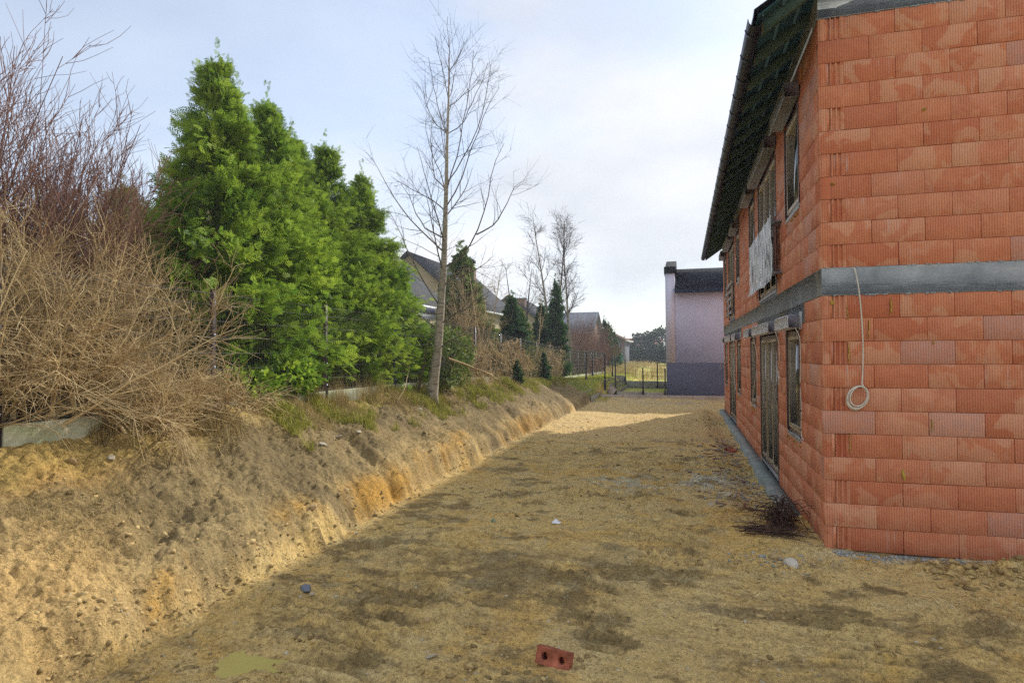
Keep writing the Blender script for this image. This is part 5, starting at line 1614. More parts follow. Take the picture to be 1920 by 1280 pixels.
# puddle
th = np.linspace(0, 2 * np.pi, 40, endpoint=False)
pv = [(-2.92, 3.60, 0)] + [(-2.92 + 0.42 * math.cos(a) * (1 + 0.12 * math.sin(3 * a)), 3.60 + 0.25 * math.sin(a) * (1 + 0.1 * math.cos(2 * a)), 0) for a in th]
me = np_mesh('puddle', pv, [(0, 1 + i, 1 + (i + 1) % 40) for i in range(40)])
m_, nt_, b_ = nodes_mat('muddy_water')
b_.inputs['Base Color'].default_value = (0.52, 0.44, 0.14, 1); b_.inputs['Roughness'].default_value = 0.03; b_.inputs['Specular IOR Level'].default_value = 0.25
zp_ = float(np.percentile(ground_z(-2.92 + 0.25 * np.cos(th), 3.60 + 0.13 * np.sin(th)), 38))
tag(obj('puddle', me, m_, loc=(0, 0, zp_)), 'small puddle of muddy yellow water', None, None, 'structure')
# ------------------------------------------------------------------ single stones and site scraps
def rock_mesh(seed, rough=0.22, flat=0.7, sub=I2):
    g = np.random.default_rng(seed)
    V = sub[0].copy()
    for k in range(9):   # chip flat facets off
        n = norm(g.normal(size=3)); d = g.uniform(0.55, 0.85)
        over = np.maximum(0, V @ n - d); V -= over[:, None] * n[None] * 0.9
    V *= 1 + rough * 0.35 * g.normal(size=(len(V), 1)) * 0.25
    V *= np.array([1.0, g.uniform(0.65, 0.95), flat])
    return np_mesh('stone', V, sub[1], None, False)
M['st_pale'] = simple('stone_pale', (0.46, 0.40, 0.30), 0.85, 0.25, 9, bumps=0.4, objvar=0.12)
M['st_blue'] = simple('stone_slate', (0.17, 0.19, 0.225), 0.8, 0.3, 9, bumps=0.4)
M['st_white'] = simple('lime_lump', (0.62, 0.57, 0.47), 0.9, 0.2, 9, bumps=0.5)
M['st_tan'] = simple('stone_sandy', (0.47, 0.33, 0.16), 0.9, 0.25, 9, bumps=0.5, objvar=0.1)
RK = [rock_mesh(40 + i) for i in range(6)]
def stone(label, x, y, s, m_, k, group=None, flat=1.0, up=0.45):
    me = RK[k % 6].copy(); me.materials.clear(); me.materials.append(M[m_])
    for p in me.polygons: p.use_smooth = False
    o = obj('stone', me, None, loc=(x, y, gz(x, y) + s * 0.7 * flat * up))
    o.scale = (s, s, s * flat); o.rotation_euler = (0.2 * k, 0.15 * k, 1.7 * k)
    tag(o, label, 'stone', group)
stone('angular blue-grey stone at the foot of the bank, larger of two', -3.28, 4.80, 0.062, 'st_blue', 0)
stone('small blue-grey stone on the bare ground, smaller of two', -2.63, 4.28, 0.034, 'st_blue', 1)
stone('small yellow pebble beside the angular blue-grey stone', -3.14, 4.70, 0.026, 'st_pale', 2)
stone('rounded white lump of lime in front of the rusty wire heap', 1.01, 6.62, 0.085, 'st_white', 3, flat=0.9)
stone('sandy stone beside the white lump of lime', 0.88, 6.75, 0.055, 'st_tan', 4)
stone('pale stone lying out from the middle of the front block wall', 2.44, 6.52, 0.060, 'st_tan', 5, flat=0.7)
stone('flat pale stone half way up the bank, left one of a pair', -4.75, 7.35, 0.085, 'st_pale', 1, flat=0.45, up=0.7)
stone('flat grey-white stone half way up the bank, right one of a pair', -4.82, 7.85, 0.075, 'st_pale', 2, flat=0.5, up=0.7)
stone('pale rounded stone embedded above the pair of flat bank stones', -4.75, 8.3, 0.06, 'st_pale', 0, flat=0.7)
stone('pinkish stone stuck in the orange part of the bank foot', -4.15, 6.95, 0.055, 'st_tan', 3)
stone('sandy stone at the very foot of the bank near the orange soil', -4.03, 6.05, 0.05, 'st_tan', 4)
stone('white pebble at the bank foot', -3.75, 6.5, 0.032, 'st_white', 5)
stone('large buff stone low on the bank near its sandy end', -4.75, 2.95, 0.16, 'st_tan', 0, flat=0.7)
stone('grey rubble lump beside the crushed stone patch', 0.62, 9.55, 0.07, 'st_pale', 2, flat=0.7)
stone('flat grey rubble lump between rubble and wire heap', 0.35, 9.0, 0.055, 'st_pale', 3, flat=0.5)
stone('buff rubble block nearer the rusty wire heap', 0.72, 8.85, 0.08, 'st_tan', 5, flat=0.7)
stone('rounded stone near the clinker brick', -1.95, 4.45, 0.035, 'st_tan', 1)
stone('half-buried flat stone below the foreground puddle side', -1.72, 4.0, 0.05, 'st_pale', 2, flat=0.4)
stone('pale stones of the bank top beside the birch, bigger one', -5.05, 11.2, 0.075, 'st_pale', 4, flat=0.8)
stone('orange stone on the yellow soil below the mossy plank', -5.32, 4.25, 0.06, 'st_tan', 5)
stone('pale stone on the yellow soil below the mossy plank', -5.22, 4.55, 0.045, 'st_pale', 0)

# perforated clinker brick in the foreground
def clinker():
    L_, H, D = 0.25, 0.115, 0.068
    V = []; Q = []; T = []
    def addv(p): V.append(p); return len(V) - 1
    ca = math.atan2(H / 2, L_ / 4)
    angs = sorted([2 * math.pi * (i + 0.5) / 16 for i in range(16)] + [ca, math.pi - ca, math.pi + ca, 2 * math.pi - ca])
    n = len(angs)
    for (x0, x1) in ((0, L_ / 2), (L_ / 2, L_)):
        cx, cz, r = (x0 + x1) / 2, H / 2, 0.026
        fr = {}
        for y in (0, D):
            circ = []; sq = []
            for i in range(n):
                a = angs[i]
                circ.append(addv((cx + r * math.cos(a), y, cz + r * math.sin(a))))
                c, s = math.cos(a), math.sin(a)
                k = min((x1 - cx) / max(1e-6, abs(c)), (H / 2) / max(1e-6, abs(s)))
                sq.append(addv((cx + k * c, y, cz + k * s)))
            for i in range(n):
                j = (i + 1) % n
                Q.append((sq[i], sq[j], circ[j], circ[i]) if y == 0 else (sq[j], sq[i], circ[i], circ[j]))
            fr[y] = circ
            if y == D:   # the hole is clogged at the back
                cc = addv((cx, D - 0.012, cz))
                for i in range(n): T.append((circ[i], circ[(i + 1) % n], cc))
        for i in range(n):
            j = (i + 1) % n
            Q.append((fr[0][i], fr[0][j], fr[D][j], fr[D][i]))
    b = [addv(p) for p in ((0, 0, 0), (L_, 0, 0), (L_, 0, H), (0, 0, H), (0, D, 0), (L_, D, 0), (L_, D, H), (0, D, H))]
    Q += [(b[0], b[4], b[5], b[1]), (b[3], b[2], b[6], b[7]), (b[0], b[3], b[7], b[4]), (b[1], b[5], b[6], b[2])]
    return np_mesh('clinker_brick', V, T, Q)
M['clinker'] = simple('clinker_red', (0.36, 0.115, 0.065), 0.9, 0.5, 11, bumps=0.4)
o = obj('clinker_brick', clinker(), M['clinker'], loc=(-1.01, 4.14, gz(-0.95, 4.1) + 0.012), rot=(R(-18), R(2), R(-12)))
tag(o, 'red clinker brick with two round holes lying on edge in the foreground', 'brick')
# broken tile by the wall
mb = MB(); mb.bbox(-0.14, 0.14, -0.11, 0.11, 0, 0.05, 0.008)
tag(mb.build('broken_block', M['clinker'], loc=(0.99, 14.7, gz(0.99, 14.7)), rot=(R(12), R(-16), 0.5)), 'broken red clay block lying beside the side wall', 'rubble')
mb = MB(); mb.bbox(-0.07, 0.07, -0.03, 0.03, 0, 0.035, 0.006)
tag(mb.build('broken_tile', M['st_tan'], loc=(0.99, 7.72, gz(0.99, 7.72) + 0.06), rot=(R(14), R(6), 0.3)), 'orange tile shard lying on the rusty rods', 'rubble')
# white plastic scrap
g = np.random.default_rng(77)
n = 7
Xg, Yg = np.meshgrid(np.linspace(-0.06, 0.06, n), np.linspace(-0.05, 0.05, n))
Zg = 0.05 * np.exp(-((Xg / 0.03) ** 2 + (Yg / 0.03) ** 2)) + 0.012 * g.random((n, n)) + 0.003
V = np.stack([Xg + g.normal(0, 0.005, (n, n)), Yg, Zg], -1).reshape(-1, 3); a = (np.arange(n - 1)[:, None] * n + np.arange(n - 1)[None])
me = np_mesh('plastic_scrap', V, None, np.stack([a, a + 1, a + n + 1, a + n], -1).reshape(-1, 4))
tag(obj('plastic_scrap', me, M['box'], loc=(-1.56, 7.57, gz(-1.56, 7.57))), 'crumpled scrap of white plastic on the open ground', 'litter')
M['teal'] = simple('teal_plastic', (0.02, 0.22, 0.19), 0.5, 0.2, 10)
me2 = me.copy(); me2.materials.clear()
o = obj('plastic_scrap', me2, M['teal'], loc=(-2.35, 7.45, gz(-2.35, 7.45))); o.scale = (0.5, 0.5, 0.4)
tag(o, 'tiny teal plastic scrap on the open ground', 'litter')

# heap of rusty tie wire and stirrups by the wall corner
g = np.random.default_rng(88)
hp = empty('wire_heap', (1.12, 8.02, gz(1.12, 8.02))); tag(hp, 'tangled heap of rusty wire and reinforcing offcuts at the wall corner', 'scrap metal')
N = 230
P0 = np.stack([g.normal(0, 0.07, N), g.normal(0, 0.10, N), np.abs(g.normal(0.13, 0.09, N))], 1)
D0 = g.normal(size=(N, 3)) * np.array([1, 1, 0.8]) + np.array([0, 0, 0.5])
W_ = polyl(P0, D0, g.uniform(0.15, 0.38, N), 7, g, 0.5, -0.25)
W_[..., 2] = np.clip(W_[..., 2], 0.004, 0.36); W_[..., 0] = np.clip(W_[..., 0], -0.5, 0.30)
obj('bent_wire', wood_mesh('bent_wire', [(W_, np.full((N, 7), 0.0042))], g, 4), M['rust'], hp)
N = 70
P0 = np.stack([g.normal(-0.30, 0.10, N), g.normal(-0.30, 0.10, N), g.uniform(0.006, 0.06, N)], 1)
a = g.normal(-0.12, 0.28, N)
D0 = np.stack([np.cos(a), np.sin(a), g.normal(0, 0.05, N)], 1)
W_ = polyl(P0 - D0 * 0.1, D0, g.uniform(0.3, 0.62, N), 4, g, 0.05, -0.01)
W_[..., 2] = np.clip(W_[..., 2], 0.004, 0.09); W_[..., 0] = np.clip(W_[..., 0], -0.6, 0.33)
o = obj('rods', wood_mesh('rods', [(W_, np.full((N, 4), 0.0036))], g, 4), M['rust'], hp); o['label'] = 'loose fan of straight rusty rods'
N = 26
P0 = np.stack([g.normal(0, 0.1, N), g.normal(0.5, 0.25, N), g.uniform(0.006, 0.03, N)], 1); P0[:, 0] = np.minimum(P0[:, 0], 0.1)
D0 = np.stack([-np.abs(g.normal(1, 0.3, N)), g.normal(0, 0.7, N), g.normal(0, 0.05, N)], 1)
W_ = polyl(P0, D0, g.uniform(0.2, 0.45, N), 5, g, 0.2, 0.0); W_[..., 2] = np.clip(W_[..., 2], 0.004, 0.06)
obj('loose_wire', wood_mesh('loose_wire', [(W_, np.full((N, 5), 0.003))], g, 4), M['rust'], hp)

# ------------------------------------------------------------------ cables
def cable(label, pts, r=0.006, group=None):
    p = np.array(pts, float); o0 = p[0].copy()
    from mathutils.geometry import interpolate_bezier
    out = []
    q = p - o0
    for i in range(len(q) - 1):   # Catmull-Rom
        a, b, c, d = q[max(0, i - 1)], q[i], q[i + 1], q[min(len(q) - 1, i + 2)]
        for t in np.linspace(0, 1, 6, endpoint=False):
            out.append(0.5 * ((2 * b) + (-a + c) * t + (2 * a - 5 * b + 4 * c - d) * t ** 2 + (-a + 3 * b - 3 * c + d) * t ** 3))
    out.append(q[-1])
    mb = MB(); mb.tube(out, r, 6)
    return tag(mb.build('cable', M['cable'], loc=tuple(o0), smooth=True), label, 'cable', group)
pts = [(1.77, 7.31, 3.03), (1.785, 7.27, 3.0), (1.815, 7.265, 2.80), (1.835, 7.275, 2.60), (1.85, 7.285, 2.35), (1.852, 7.288, 2.1), (1.845, 7.288, 1.9), (1.838, 7.285, 1.76)]
for k, (rx, rz_, cx, cz) in enumerate(((0.098, 0.125, 1.785, 1.635), (0.09, 0.118, 1.792, 1.645), (0.10, 0.12, 1.79, 1.64), (0.082, 0.105, 1.80, 1.655))):
    for i in range(14):
        a = math.radians(50 - 360 * i / 14)
        pts.append((cx + rx * math.cos(a) + 0.02 * math.sin(a), 7.280 - 0.007 * k - 0.002 * (i % 2), cz + rz_ * math.sin(a)))
pts.append((1.842, 7.262, 1.78))
cable('white cable hanging from the concrete band on the front wall, ending in a coil', pts, 0.0072)
sx = HX - 0.022
G_C = 'white cables dangling from the shutter boxes'
cable('white cable running down beside the nearest ground-floor window to below its sill', [(sx - 0.05, 8.55, 2.44), (sx, 8.52, 2.30), (sx, 8.49, 2.0), (sx, 8.53, 1.7), (sx, 8.49, 1.4), (sx, 8.52, 1.2), (sx, 8.50, 1.06), (sx, 8.34, 1.03)], 0.006, G_C)
lp = [(sx - 0.05, 10.30, 2.45), (sx, 10.28, 2.25), (sx, 10.27, 2.0)]
for i in range(13):
    a = math.radians(90 - 28 * i); lp.append((sx, 10.32 + 0.13 * math.cos(a) + 0.12 * (i > 6), 1.82 + 0.12 * math.sin(a) - 0.1 * (i > 6)))
cable('white cable with a loop between the nearest window and the glazed door', lp, 0.006, G_C)
cable('long slack white cable across the narrow window past the near glazed door', [(sx - 0.05, 13.4, 2.45), (sx, 13.3, 2.1), (sx, 13.15, 1.95), (sx, 13.6, 1.55), (sx, 14.2, 1.15), (sx, 14.25, 1.0), (sx, 13.9, 1.25), (sx, 13.35, 1.75), (sx, 13.25, 1.5), (sx, 13.35, 1.2), (sx, 13.05, 1.1)], 0.006, G_C)
cable('slack white cable in front of the far glazed door', [(sx - 0.05, 18.6, 2.45), (sx, 18.6, 2.1), (sx, 18.8, 1.95), (sx, 19.8, 1.7), (sx, 20.6, 1.5), (sx, 20.2, 1.75), (sx, 19.3, 1.9), (sx, 18.9, 1.6), (sx, 18.95, 1.3), (sx, 18.5, 1.0)], 0.007, G_C)
cable('slack white cable looping past the far end window', [(sx - 0.05, 21.8, 2.45), (sx, 21.85, 2.1), (sx - 0.05, 22.3, 1.85), (sx - 0.10, 23.6, 1.7), (sx - 0.12, 23.9, 1.5), (sx - 0.05, 22.8, 1.65), (sx, 21.8, 1.9)], 0.007, G_C)

# ------------------------------------------------------------------ neighbouring buildings
def wall_tex(name, col):
    return simple(name, col, 0.9, 0.07, 1.2)
M['mauve'] = wall_tex('mauve_render', (0.64, 0.64, 0.77))
M['plinth'] = wall_tex('dark_plinth_render', (0.13, 0.142, 0.20))
M['cream'] = wall_tex('cream_render', (0.44, 0.37, 0.24))
M['whitepaint'] = simple('white_paint', (0.62, 0.66, 0.66), 0.6, 0.06, 3)
M['brownbrick'] = wall_tex('brown_brick_wall', (0.20, 0.12, 0.085))
def tile_mat(name, c, rows=0.30, colw=0.25, axis='Y'):
    m, nt, b = nodes_mat(name)
    tcn = nt.nodes.new('ShaderNodeTexCoord'); v = tcn.outputs['Object']
    sp = nd(nt, 'ShaderNodeSeparateXYZ', {0: v})
    def saw(sock, per):
        d = nd(nt, 'ShaderNodeMath', {0: sock, 1: per}, operation='DIVIDE').outputs[0]
        return nd(nt, 'ShaderNodeMath', {0: d}, operation='FRACT').outputs[0]
    a = saw(sp.outputs['Z'], rows * 0.7); c2 = saw(sp.outputs[axis], colw)
    f = noise(nt, v, 1.4, 5, 0.6); f2 = noise(nt, v, 9.0, 3, 0.6)
    cc = mixc(nt, ramp(nt, f, [(0.3, 0.0), (0.7, 1.0)]), tuple(x * 0.7 for x in c), tuple(min(1, x * 1.25) for x in c))
    cc = mixc(nt, ramp(nt, f2, [(0.60, 0.0), (0.72, 0.35)]), cc, tuple(min(1, x * 1.9 + 0.02) for x in c))
    nt.links.new(cc, b.inputs['Base Color']); b.inputs['Roughness'].default_value = 0.9; b.inputs['Specular IOR Level'].default_value = 0.12
    h = nd(nt, 'ShaderNodeMath', {0: a, 1: ramp(nt, c2, [(0.0, 0.0), (0.12, 0.8), (1.0, 1.0)])}, operation='MULTIPLY').outputs[0]
    nt.links.new(bump(nt, h, 0.9, 0.05), b.inputs['Normal'])
    return m
M['greytile'] = tile_mat('grey_roof_tiles', (0.055, 0.057, 0.062))
M['bluetile'] = tile_mat('blue_grey_roof_tiles', (0.10, 0.115, 0.15))
M['browntile'] = tile_mat('brown_roof_tiles', (0.15, 0.10, 0.08))
M['redtile'] = tile_mat('faded_red_roof_tiles', (0.30, 0.15, 0.11))
M['blacktile'] = tile_mat('black_roof_tiles', (0.020, 0.022, 0.030), axis='X')

def gable_house(label, x0, x1, y0, y1, zb, ze, zr, wall, roofm, axis='Y', windows=(), chimneys=(), over=0.4, name='house', group=None):
    """gable roof with the ridge along axis; windows: (face, u, z, w, h) with face in +X, -Y"""
    e = empty(name, ((x0 + x1) / 2, (y0 + y1) / 2, zb)); tag(e, label, 'house', group)
    ox, oy = (x0 + x1) / 2, (y0 + y1) / 2
    hx, hy = (x1 - x0) / 2, (y1 - y0) / 2
    H = ze - zb; Rr = zr - zb
    mb = MB()
    if axis == 'Y':
        V = [(-hx, -hy, 0), (hx, -hy, 0), (hx, -hy, H), (0, -hy, Rr - 0.05), (-hx, -hy, H), (-hx, hy, 0), (hx, hy, 0), (hx, hy, H), (0, hy, Rr - 0.05), (-hx, hy, H)]
    else:
        V = [(-hx, hy, 0), (-hx, -hy, 0), (-hx, -hy, H), (-hx, 0, Rr - 0.05), (-hx, hy, H), (hx, hy, 0), (hx, -hy, 0), (hx, -hy, H), (hx, 0, Rr - 0.05), (hx, hy, H)]
    mb.add(V, [(0, 1, 2, 4), (6, 5, 9, 7), (1, 6, 7, 2), (5, 0, 4, 9), (0, 5, 6, 1)], [(4, 2, 3), (7, 9, 8)])
    mb.build('wall', wall, e)
    span = hx if axis == 'Y' else hy
    sl = (Rr - H) / span
    mb = MB()
    for s in (-1, 1):
        a, b = span + over, 0.0
        za, zb2 = H - over * sl, Rr
        ln = (hy if axis == 'Y' else hx) + over
        def pt(u, v, z): return (s * u, v, z) if axis == 'Y' else (v, s * u, z)
        V = [pt(a, -ln, za), pt(b, -ln, zb2), pt(b, ln, zb2), pt(a, ln, za)]
        V += [(p[0], p[1], p[2] + 0.16) for p in V]
        mb.add(V, [(0, 1, 2, 3), (7, 6, 5, 4), (0, 4, 5, 1), (2, 6, 7, 3), (0, 3, 7, 4), (1, 5, 6, 2)])
    rf = mb.build('roof', roofm, e)
    # gutters along both eaves
    for s in (-1, 1):
        mb = MB(); ln = (hy if axis == 'Y' else hx) + over
        p0 = (s * (span + over + 0.06), -ln, H - over * sl + 0.06) if axis == 'Y' else (-ln, s * (span + over + 0.06), H - over * sl + 0.06)
        p1 = (p0[0], ln, p0[2]) if axis == 'Y' else (ln, p0[1], p0[2])
        mb.tube([p0, p1], 0.07, 8); mb.build('gutter', M['whitepaint'] if s > 0 else M['gutter'], rf)
    for (cx, cy, zt_, w) in chimneys:
        mb = MB(); mb.bbox(cx - ox - w, cx - ox + w, cy - oy - w, cy - oy + w, H + 0.3, zt_ - zb, 0.01)
        ch = mb.build('chimney', M['brownbrick'], rf)
        mb = MB(); mb.bbox(cx - ox - w - 0.08, cx - ox + w + 0.08, cy - oy - w - 0.08, cy - oy + w + 0.08, zt_ - zb, zt_ - zb + 0.08, 0.01); mb.build('chimney_cap', M['plinth'], ch)
    for (face, u, z, w, h) in windows:
        mb = MB(); mg = MB(); t = 0.06
        def rect(m, u0, u1, z0, z1, d0, d1):
            if face == '+X': m.bbox(hx + d0, hx + d1, u0 - oy, u1 - oy, z0 - zb, z1 - zb, 0.004)
            else: m.bbox(u0 - ox, u1 - ox, -hy - d1, -hy - d0, z0 - zb, z1 - zb, 0.004)
        rect(mb, u, u + t, z, z + h, 0.003, 0.06); rect(mb, u + w - t, u + w, z, z + h, 0.003, 0.06)
        rect(mb, u + t, u + w - t, z + h - t, z + h, 0.003, 0.058); rect(mb, u + t, u + w - t, z, z + t, 0.003, 0.058); rect(mb, u + w / 2 - 0.03, u + w / 2 + 0.03, z + t, z + h - t, 0.003, 0.055)
        f = mb.build('window', M['whitepaint'], e)
        for (ua, ub) in ((u + t, u + w / 2 - 0.03), (u + w / 2 + 0.03, u + w - t)):
            mg = MB(); rect(mg, ua, ub, z + t, z + h - t, 0.004, 0.03); mg.build('pane', M['glass'], f)
    return e
gable_house('long house with grey tiled roof behind the thuja row and the birch', -20.6, -13.4, 17.9, 32.9, 0.9, 4.9, 8.40, M['cream'], M['greytile'],
            windows=[('+X', 26.0, 2.2, 1.6, 1.3), ('+X', 29.6, 2.4, 1.2, 1.2), ('+X', 21.0, 2.2, 1.6, 1.3)])
gable_house('cream gabled house with dark verge seen past the birch trunk', -20.8, -13.2, 36.2, 48.0, 0.7, 5.2, 8.55, M['cream'], M['greytile'],
            windows=[('-Y', -16.0, 5.0, 0.9, 1.0), ('+X', 39.0, 2.4, 1.4, 1.3), ('+X', 43.0, 2.4, 1.4, 1.3)], chimneys=[(-15.9, 45.2, 8.7, 0.28)])
gable_house('grey-roofed house with a brown chimney beyond the cone-shaped conifers', -17.8, -11.6, 51.5, 60.0, 0.6, 4.6, 7.0, M['cream'], M['greytile'],
            windows=[('+X', 54.0, 2.2, 1.4, 1.2)], chimneys=[(-13.65, 52.2, 6.85, 0.30)])
gable_house('brown house with blue-grey tiled roof behind the leafless hedge', -16.0, -9.1, 62.0, 70.0, 0.5, 4.2, 6.3, M['brownbrick'], M['bluetile'], axis='X',
            windows=[('-Y', -12.5, 2.0, 1.2, 1.2)])
gable_house('low brown-roofed house with grey gable by the clipped yellow-green hedge', -13.6, -7.0, 74.0, 84.0, 0.4, 3.6, 5.2, M['plinth'], M['browntile'],
            windows=[('-Y', -11.0, 1.6, 1.2, 1.2)])
gable_house('distant house with faded red roof beyond the dark hedge', -16, -5, 150, 158, 0.3, 2.6, 5.3, M['cream'], M['redtile'], axis='X', windows=[('-Y', -12, 1.0, 1.2, 1.1), ('-Y', -8.4, 1.0, 1.2, 1.1)],
            chimneys=[(-10.2, 153.0, 5.9, 0.3)])
# round flue cowl on the cream house: chimney pot seen above the conifer
mb = MB(); mb.tube([(0, 0, 0), (0, 0, 0.35), (0, 0, 0.36), (0, 0, 0.62), (0, 0, 0.72)], [0.16, 0.16, 0.34, 0.34, 0.12], 14)
tag(mb.build('chimney_cowl', M['gutter'], loc=(-15.9, 45.2, 8.78)), 'dark round cowl on the chimney of the cream gabled house', 'chimney cowl')
# small white conservatory / porch frame by the long house, seen left of the birch
po = empty('garden_porch', (-9.4, 18.9, gz(-9.4, 18.9))); tag(po, 'white framed garden porch between the slim thuja and the birch', 'porch')
for (x, y) in ((-0.8, -0.9), (0.8, -0.9), (-0.8, 0.9), (0.8, 0.9)):
    mb = MB(); mb.bbox(x - 0.06, x + 0.06, y - 0.06, y + 0.06, -0.1, 2.1, 0.005); mb.build('post', M['whitepaint'], po)
mb = MB(); mb.bbox(-1.0, 1.0, -1.1, 1.1, 2.1, 2.32, 0.01); mb.build('beam', M['whitepaint'], po)
mb = MB(); mb.bbox(-1.08, 1.08, -1.2, 1.2, 2.325, 2.48, 0.01); mb.build('roof', M['plinth'], po)

# mauve rendered house with parapet, closing the site
mv = empty('rendered_house', (4.2, 34.0, 0.1)); tag(mv, 'mauve rendered house with dark plinth, black roof and left parapet', 'house')
ML = lambda x, y, z: (x - 4.2, y - 34.0, z - 0.1)
def mbox(name, mat, x0, x1, y0, y1, z0, z1, par=mv, b=0.01):
    a = ML(x0, y0, z0); c = ML(x1, y1, z1)
    mb = MB(); mb.bbox(a[0], c[0], a[1], c[1], a[2], c[2], b); return mb.build(name, mat, par)
mbox('wall', M['mauve'], -0.33, 9.2, 29.0, 39.0, 1.62, 4.84)
mbox('plinth', M['plinth'], -0.735, 9.2, 28.985, 39.0, -0.3, 1.618)
# parapet wall following the roof slope, with dark cap
def prism(name, mat, x0, x1, prof, par):
    mb = MB(); n = len(prof)
    V = [ML(x0, y, z) for y, z in prof] + [ML(x1, y, z) for y, z in prof]
    q = [(i, (i + 1) % n, n + (i + 1) % n, n + i) for i in range(n)]
    t = [(0, i + 1, i) for i in range(1, n - 1)] + [(n, n + i, n + i + 1) for i in range(1, n - 1)]
    mb.add(V, q, t); return mb.build(name, mat, par)
prism('parapet', M['mauve'], -0.75, -0.331, [(28.98, 1.62), (39.02, 1.62), (39.02, 5.76), (38.0, 5.8), (34.0, 6.85), (30.0, 5.8), (28.98, 5.74)], mv)
prism('parapet_cap', M['blacktile'], -0.80, -0.28, [(28.92, 5.745), (30.0, 5.81), (34.0, 6.86), (38.0, 5.81), (39.08, 5.765), (39.08, 6.05), (38.0, 6.08), (34.0, 7.0), (30.0, 6.06), (28.92, 6.04)], mv)
rfm = prism('roof', M['blacktile'], -0.33, 9.5, [(28.75, 4.86), (34.0, 6.42), (39.25, 4.86), (39.25, 5.0), (34.0, 6.56), (28.75, 5.0)], mv)
mbox('gutter', M['gutter'], -0.33, 9.4, 28.66, 28.74, 4.80, 4.96, mv)
mbox('apron', M['kerb'], -2.4, 1.5, 28.3, 28.95, -0.1, 0.13, mv)

# ------------------------------------------------------------------ far hedge, trees, sheds, hill
M['hedgeleaf'] = leaf_mat('hedge_leaves', (0.014, 0.040, 0.018), (0.045, 0.085, 0.030), 0.15)
def hedge(label, x0, x1, y, h, n, seed, mat):
    g = np.random.default_rng(seed)
    e = empty('hedge', ((x0 + x1) / 2, y, gz((x0 + x1) / 2, y))); tag(e, label, 'hedge')
    w = x1 - x0
    P = np.stack([g.uniform(-w / 2, w / 2, n), g.uniform(-0.6, 0.6, n), h * g.random(n) ** 0.7], 1)
    P[:, 2] *= 1 + 0.08 * fbm(P[:, 0] * 0.8, P[:, 0] * 0, 3, seed)
    V, Q, k = place_leaves(P, g.normal(size=P.shape) + np.array([0, 0, 0.4]), g.normal(size=P.shape), g.uniform(0.2, 0.5, n), SPRAY_S)
    me = np_mesh('foliage', V, None, Q); put_attr(me, 'rnd', np.repeat(g.random(n), k)); obj('foliage', me, mat, e)
    mb = MB()
    for k_ in range(int(w / 1.2)): mb.tube([(-w / 2 + 0.6 + 1.2 * k_, 0, -0.05), (-w / 2 + 0.6 + 1.2 * k_, 0, h * 0.7)], [0.05, 0.02], 5)
    mb.build('stems', M['bark'], e)
hedge('long dark green clipped hedge across the far side of the meadow', -11.5, 4.0, 88.0, 2.15, 5200, 951, M['hedgeleaf'])
def round_tree(label, loc, seed, rx, rz, n, size, mat, group=None):
    me, st = leafy_mesh(seed, rx, rx, rz, n, size)
    e = empty('broad_tree', loc); tag(e, label, 'tree', group)
    mb = MB(); mb.tube([(0, 0, -0.1), (0.05, 0, rz * 0.6), (0, 0.05, rz * 1.3)], [0.16, 0.12, 0.05], 7); mb.build('trunk', M['bark'], e)
    obj('crown', me, mat, e)
G_F = 'dark trees behind the far hedge'
round_tree('broad dark pine behind the hedge, nearest the mauve house', (-3.6, 100.0, 0.3), 961, 3.0, 2.9, 2600, 0.55, M['hedgeleaf'], G_F)
round_tree('rounded dark pine behind the hedge, left of the broad pine', (-6.3, 99.0, 0.3), 962, 2.0, 2.6, 1900, 0.5, M['hedgeleaf'], G_F)
tree_obj('conifer_tree', 'small pointed conifer behind the hedge, standing apart', 'tree', (-8.9, 98.0, 0.3), 0, (1.2, 1.2, 0.95), DK[1][0], DK[1][1], M['hedgeleaf'], M['bark'], G_F)
tree_obj('conifer_tree', 'pointed spruce behind the low brown-roofed house', 'tree', (-11.6, 100.0, 0.3), 1, (1.5, 1.5, 1.45), DK[1][0], DK[1][1], M['hedgeleaf'], M['bark'], G_F)
bare_tree('bare_tree', 'leafless tree behind the low brown-roofed house', (-13.0, 96.0, 0.3), 506, 7.0, 0.12, 12, 0.24, M['twig_dark'], M['twig_dark'], 1, 2.6, G_B)
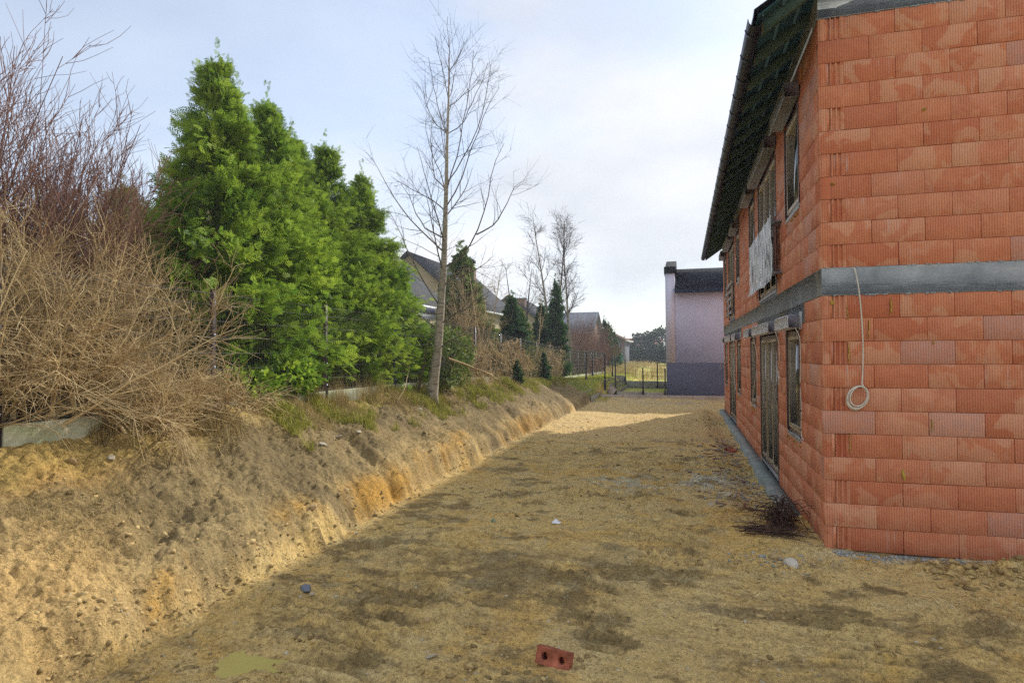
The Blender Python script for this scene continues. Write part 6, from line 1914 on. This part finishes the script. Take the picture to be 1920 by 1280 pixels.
# teal water barrels and white shed by the hedge
for k, (x, lab) in enumerate(((-7.6, 'teal plastic rain barrel at the left end of the dark hedge'), (-7.05, 'second teal plastic barrel, nearer the meadow'))):
    mb = MB(); zz = np.linspace(0, 1.5, 9)
    mb.tube(np.stack([0 * zz, 0 * zz, zz], 1), 0.30 + 0.03 * np.sin(zz * 8), 14)
    tag(mb.build('rain_barrel', M['teal'], loc=(x, 72.0, gz(x, 72.0) - 0.02), smooth=False), lab, 'barrel', 'teal barrels')
sh = empty('garden_shed', (-1.2, 84.0, gz(-1.2, 84.0))); tag(sh, 'small white shed above a grey fence at the end of the hedge', 'shed')
mb = MB(); mb.bbox(-0.8, 2.5, -1, 1, -0.1, 1.9, 0.01); mb.build('base', M['plinth'], sh)
mb = MB(); mb.bbox(-0.8, 2.5, -1.02, 1, 1.905, 2.75, 0.01); mb.build('wall', M['whitepaint'], sh)
mb = MB(); mb.bbox(-0.9, 2.6, -1.1, 1.1, 2.755, 2.85, 0.01); mb.build('roof', M['plinth'], sh)
# far wooded ridge
n = 120
xs = np.linspace(-700, 500, n); V = []; Q = []
hh = 8.5 + 2.5 * fbm(xs * 0.01, xs * 0, 4, 31)
for i in range(n): V += [(xs[i], 780, -1), (xs[i], 860, hh[i]), (xs[i], 1000, -1)]
for i in range(n - 1):
    for j in (0, 1): Q.append((i * 3 + j, (i + 1) * 3 + j, (i + 1) * 3 + j + 1, i * 3 + j + 1))
M['ridge'] = simple('wooded_ridge', (0.05, 0.07, 0.045), 0.95, 0.3, 0.05)
tag(obj('hill', np_mesh('hill', V, None, Q), M['ridge']), 'low wooded ridge on the horizon', None, None, 'structure')
# ------------------------------------------------------------------ thin spring haze in the air
mb = MB(); mb.box(-1400, 1400, -400, 1900, -3.0, 14.0)
hz = mb.build('haze', None)
hm = bpy.data.materials.new('haze'); hm.use_nodes = True
hm.node_tree.nodes.clear()
ho = hm.node_tree.nodes.new('ShaderNodeOutputMaterial'); pv_ = hm.node_tree.nodes.new('ShaderNodeVolumePrincipled')
pv_.inputs['Color'].default_value = (0.86, 0.91, 1.0, 1); pv_.inputs['Density'].default_value = 0.0017; pv_.inputs['Anisotropy'].default_value = 0.2
hm.node_tree.links.new(pv_.outputs[0], ho.inputs['Volume'])
hz.data.materials.append(hm)
tag(hz, 'thin pale haze in the air', None, None, 'stuff')
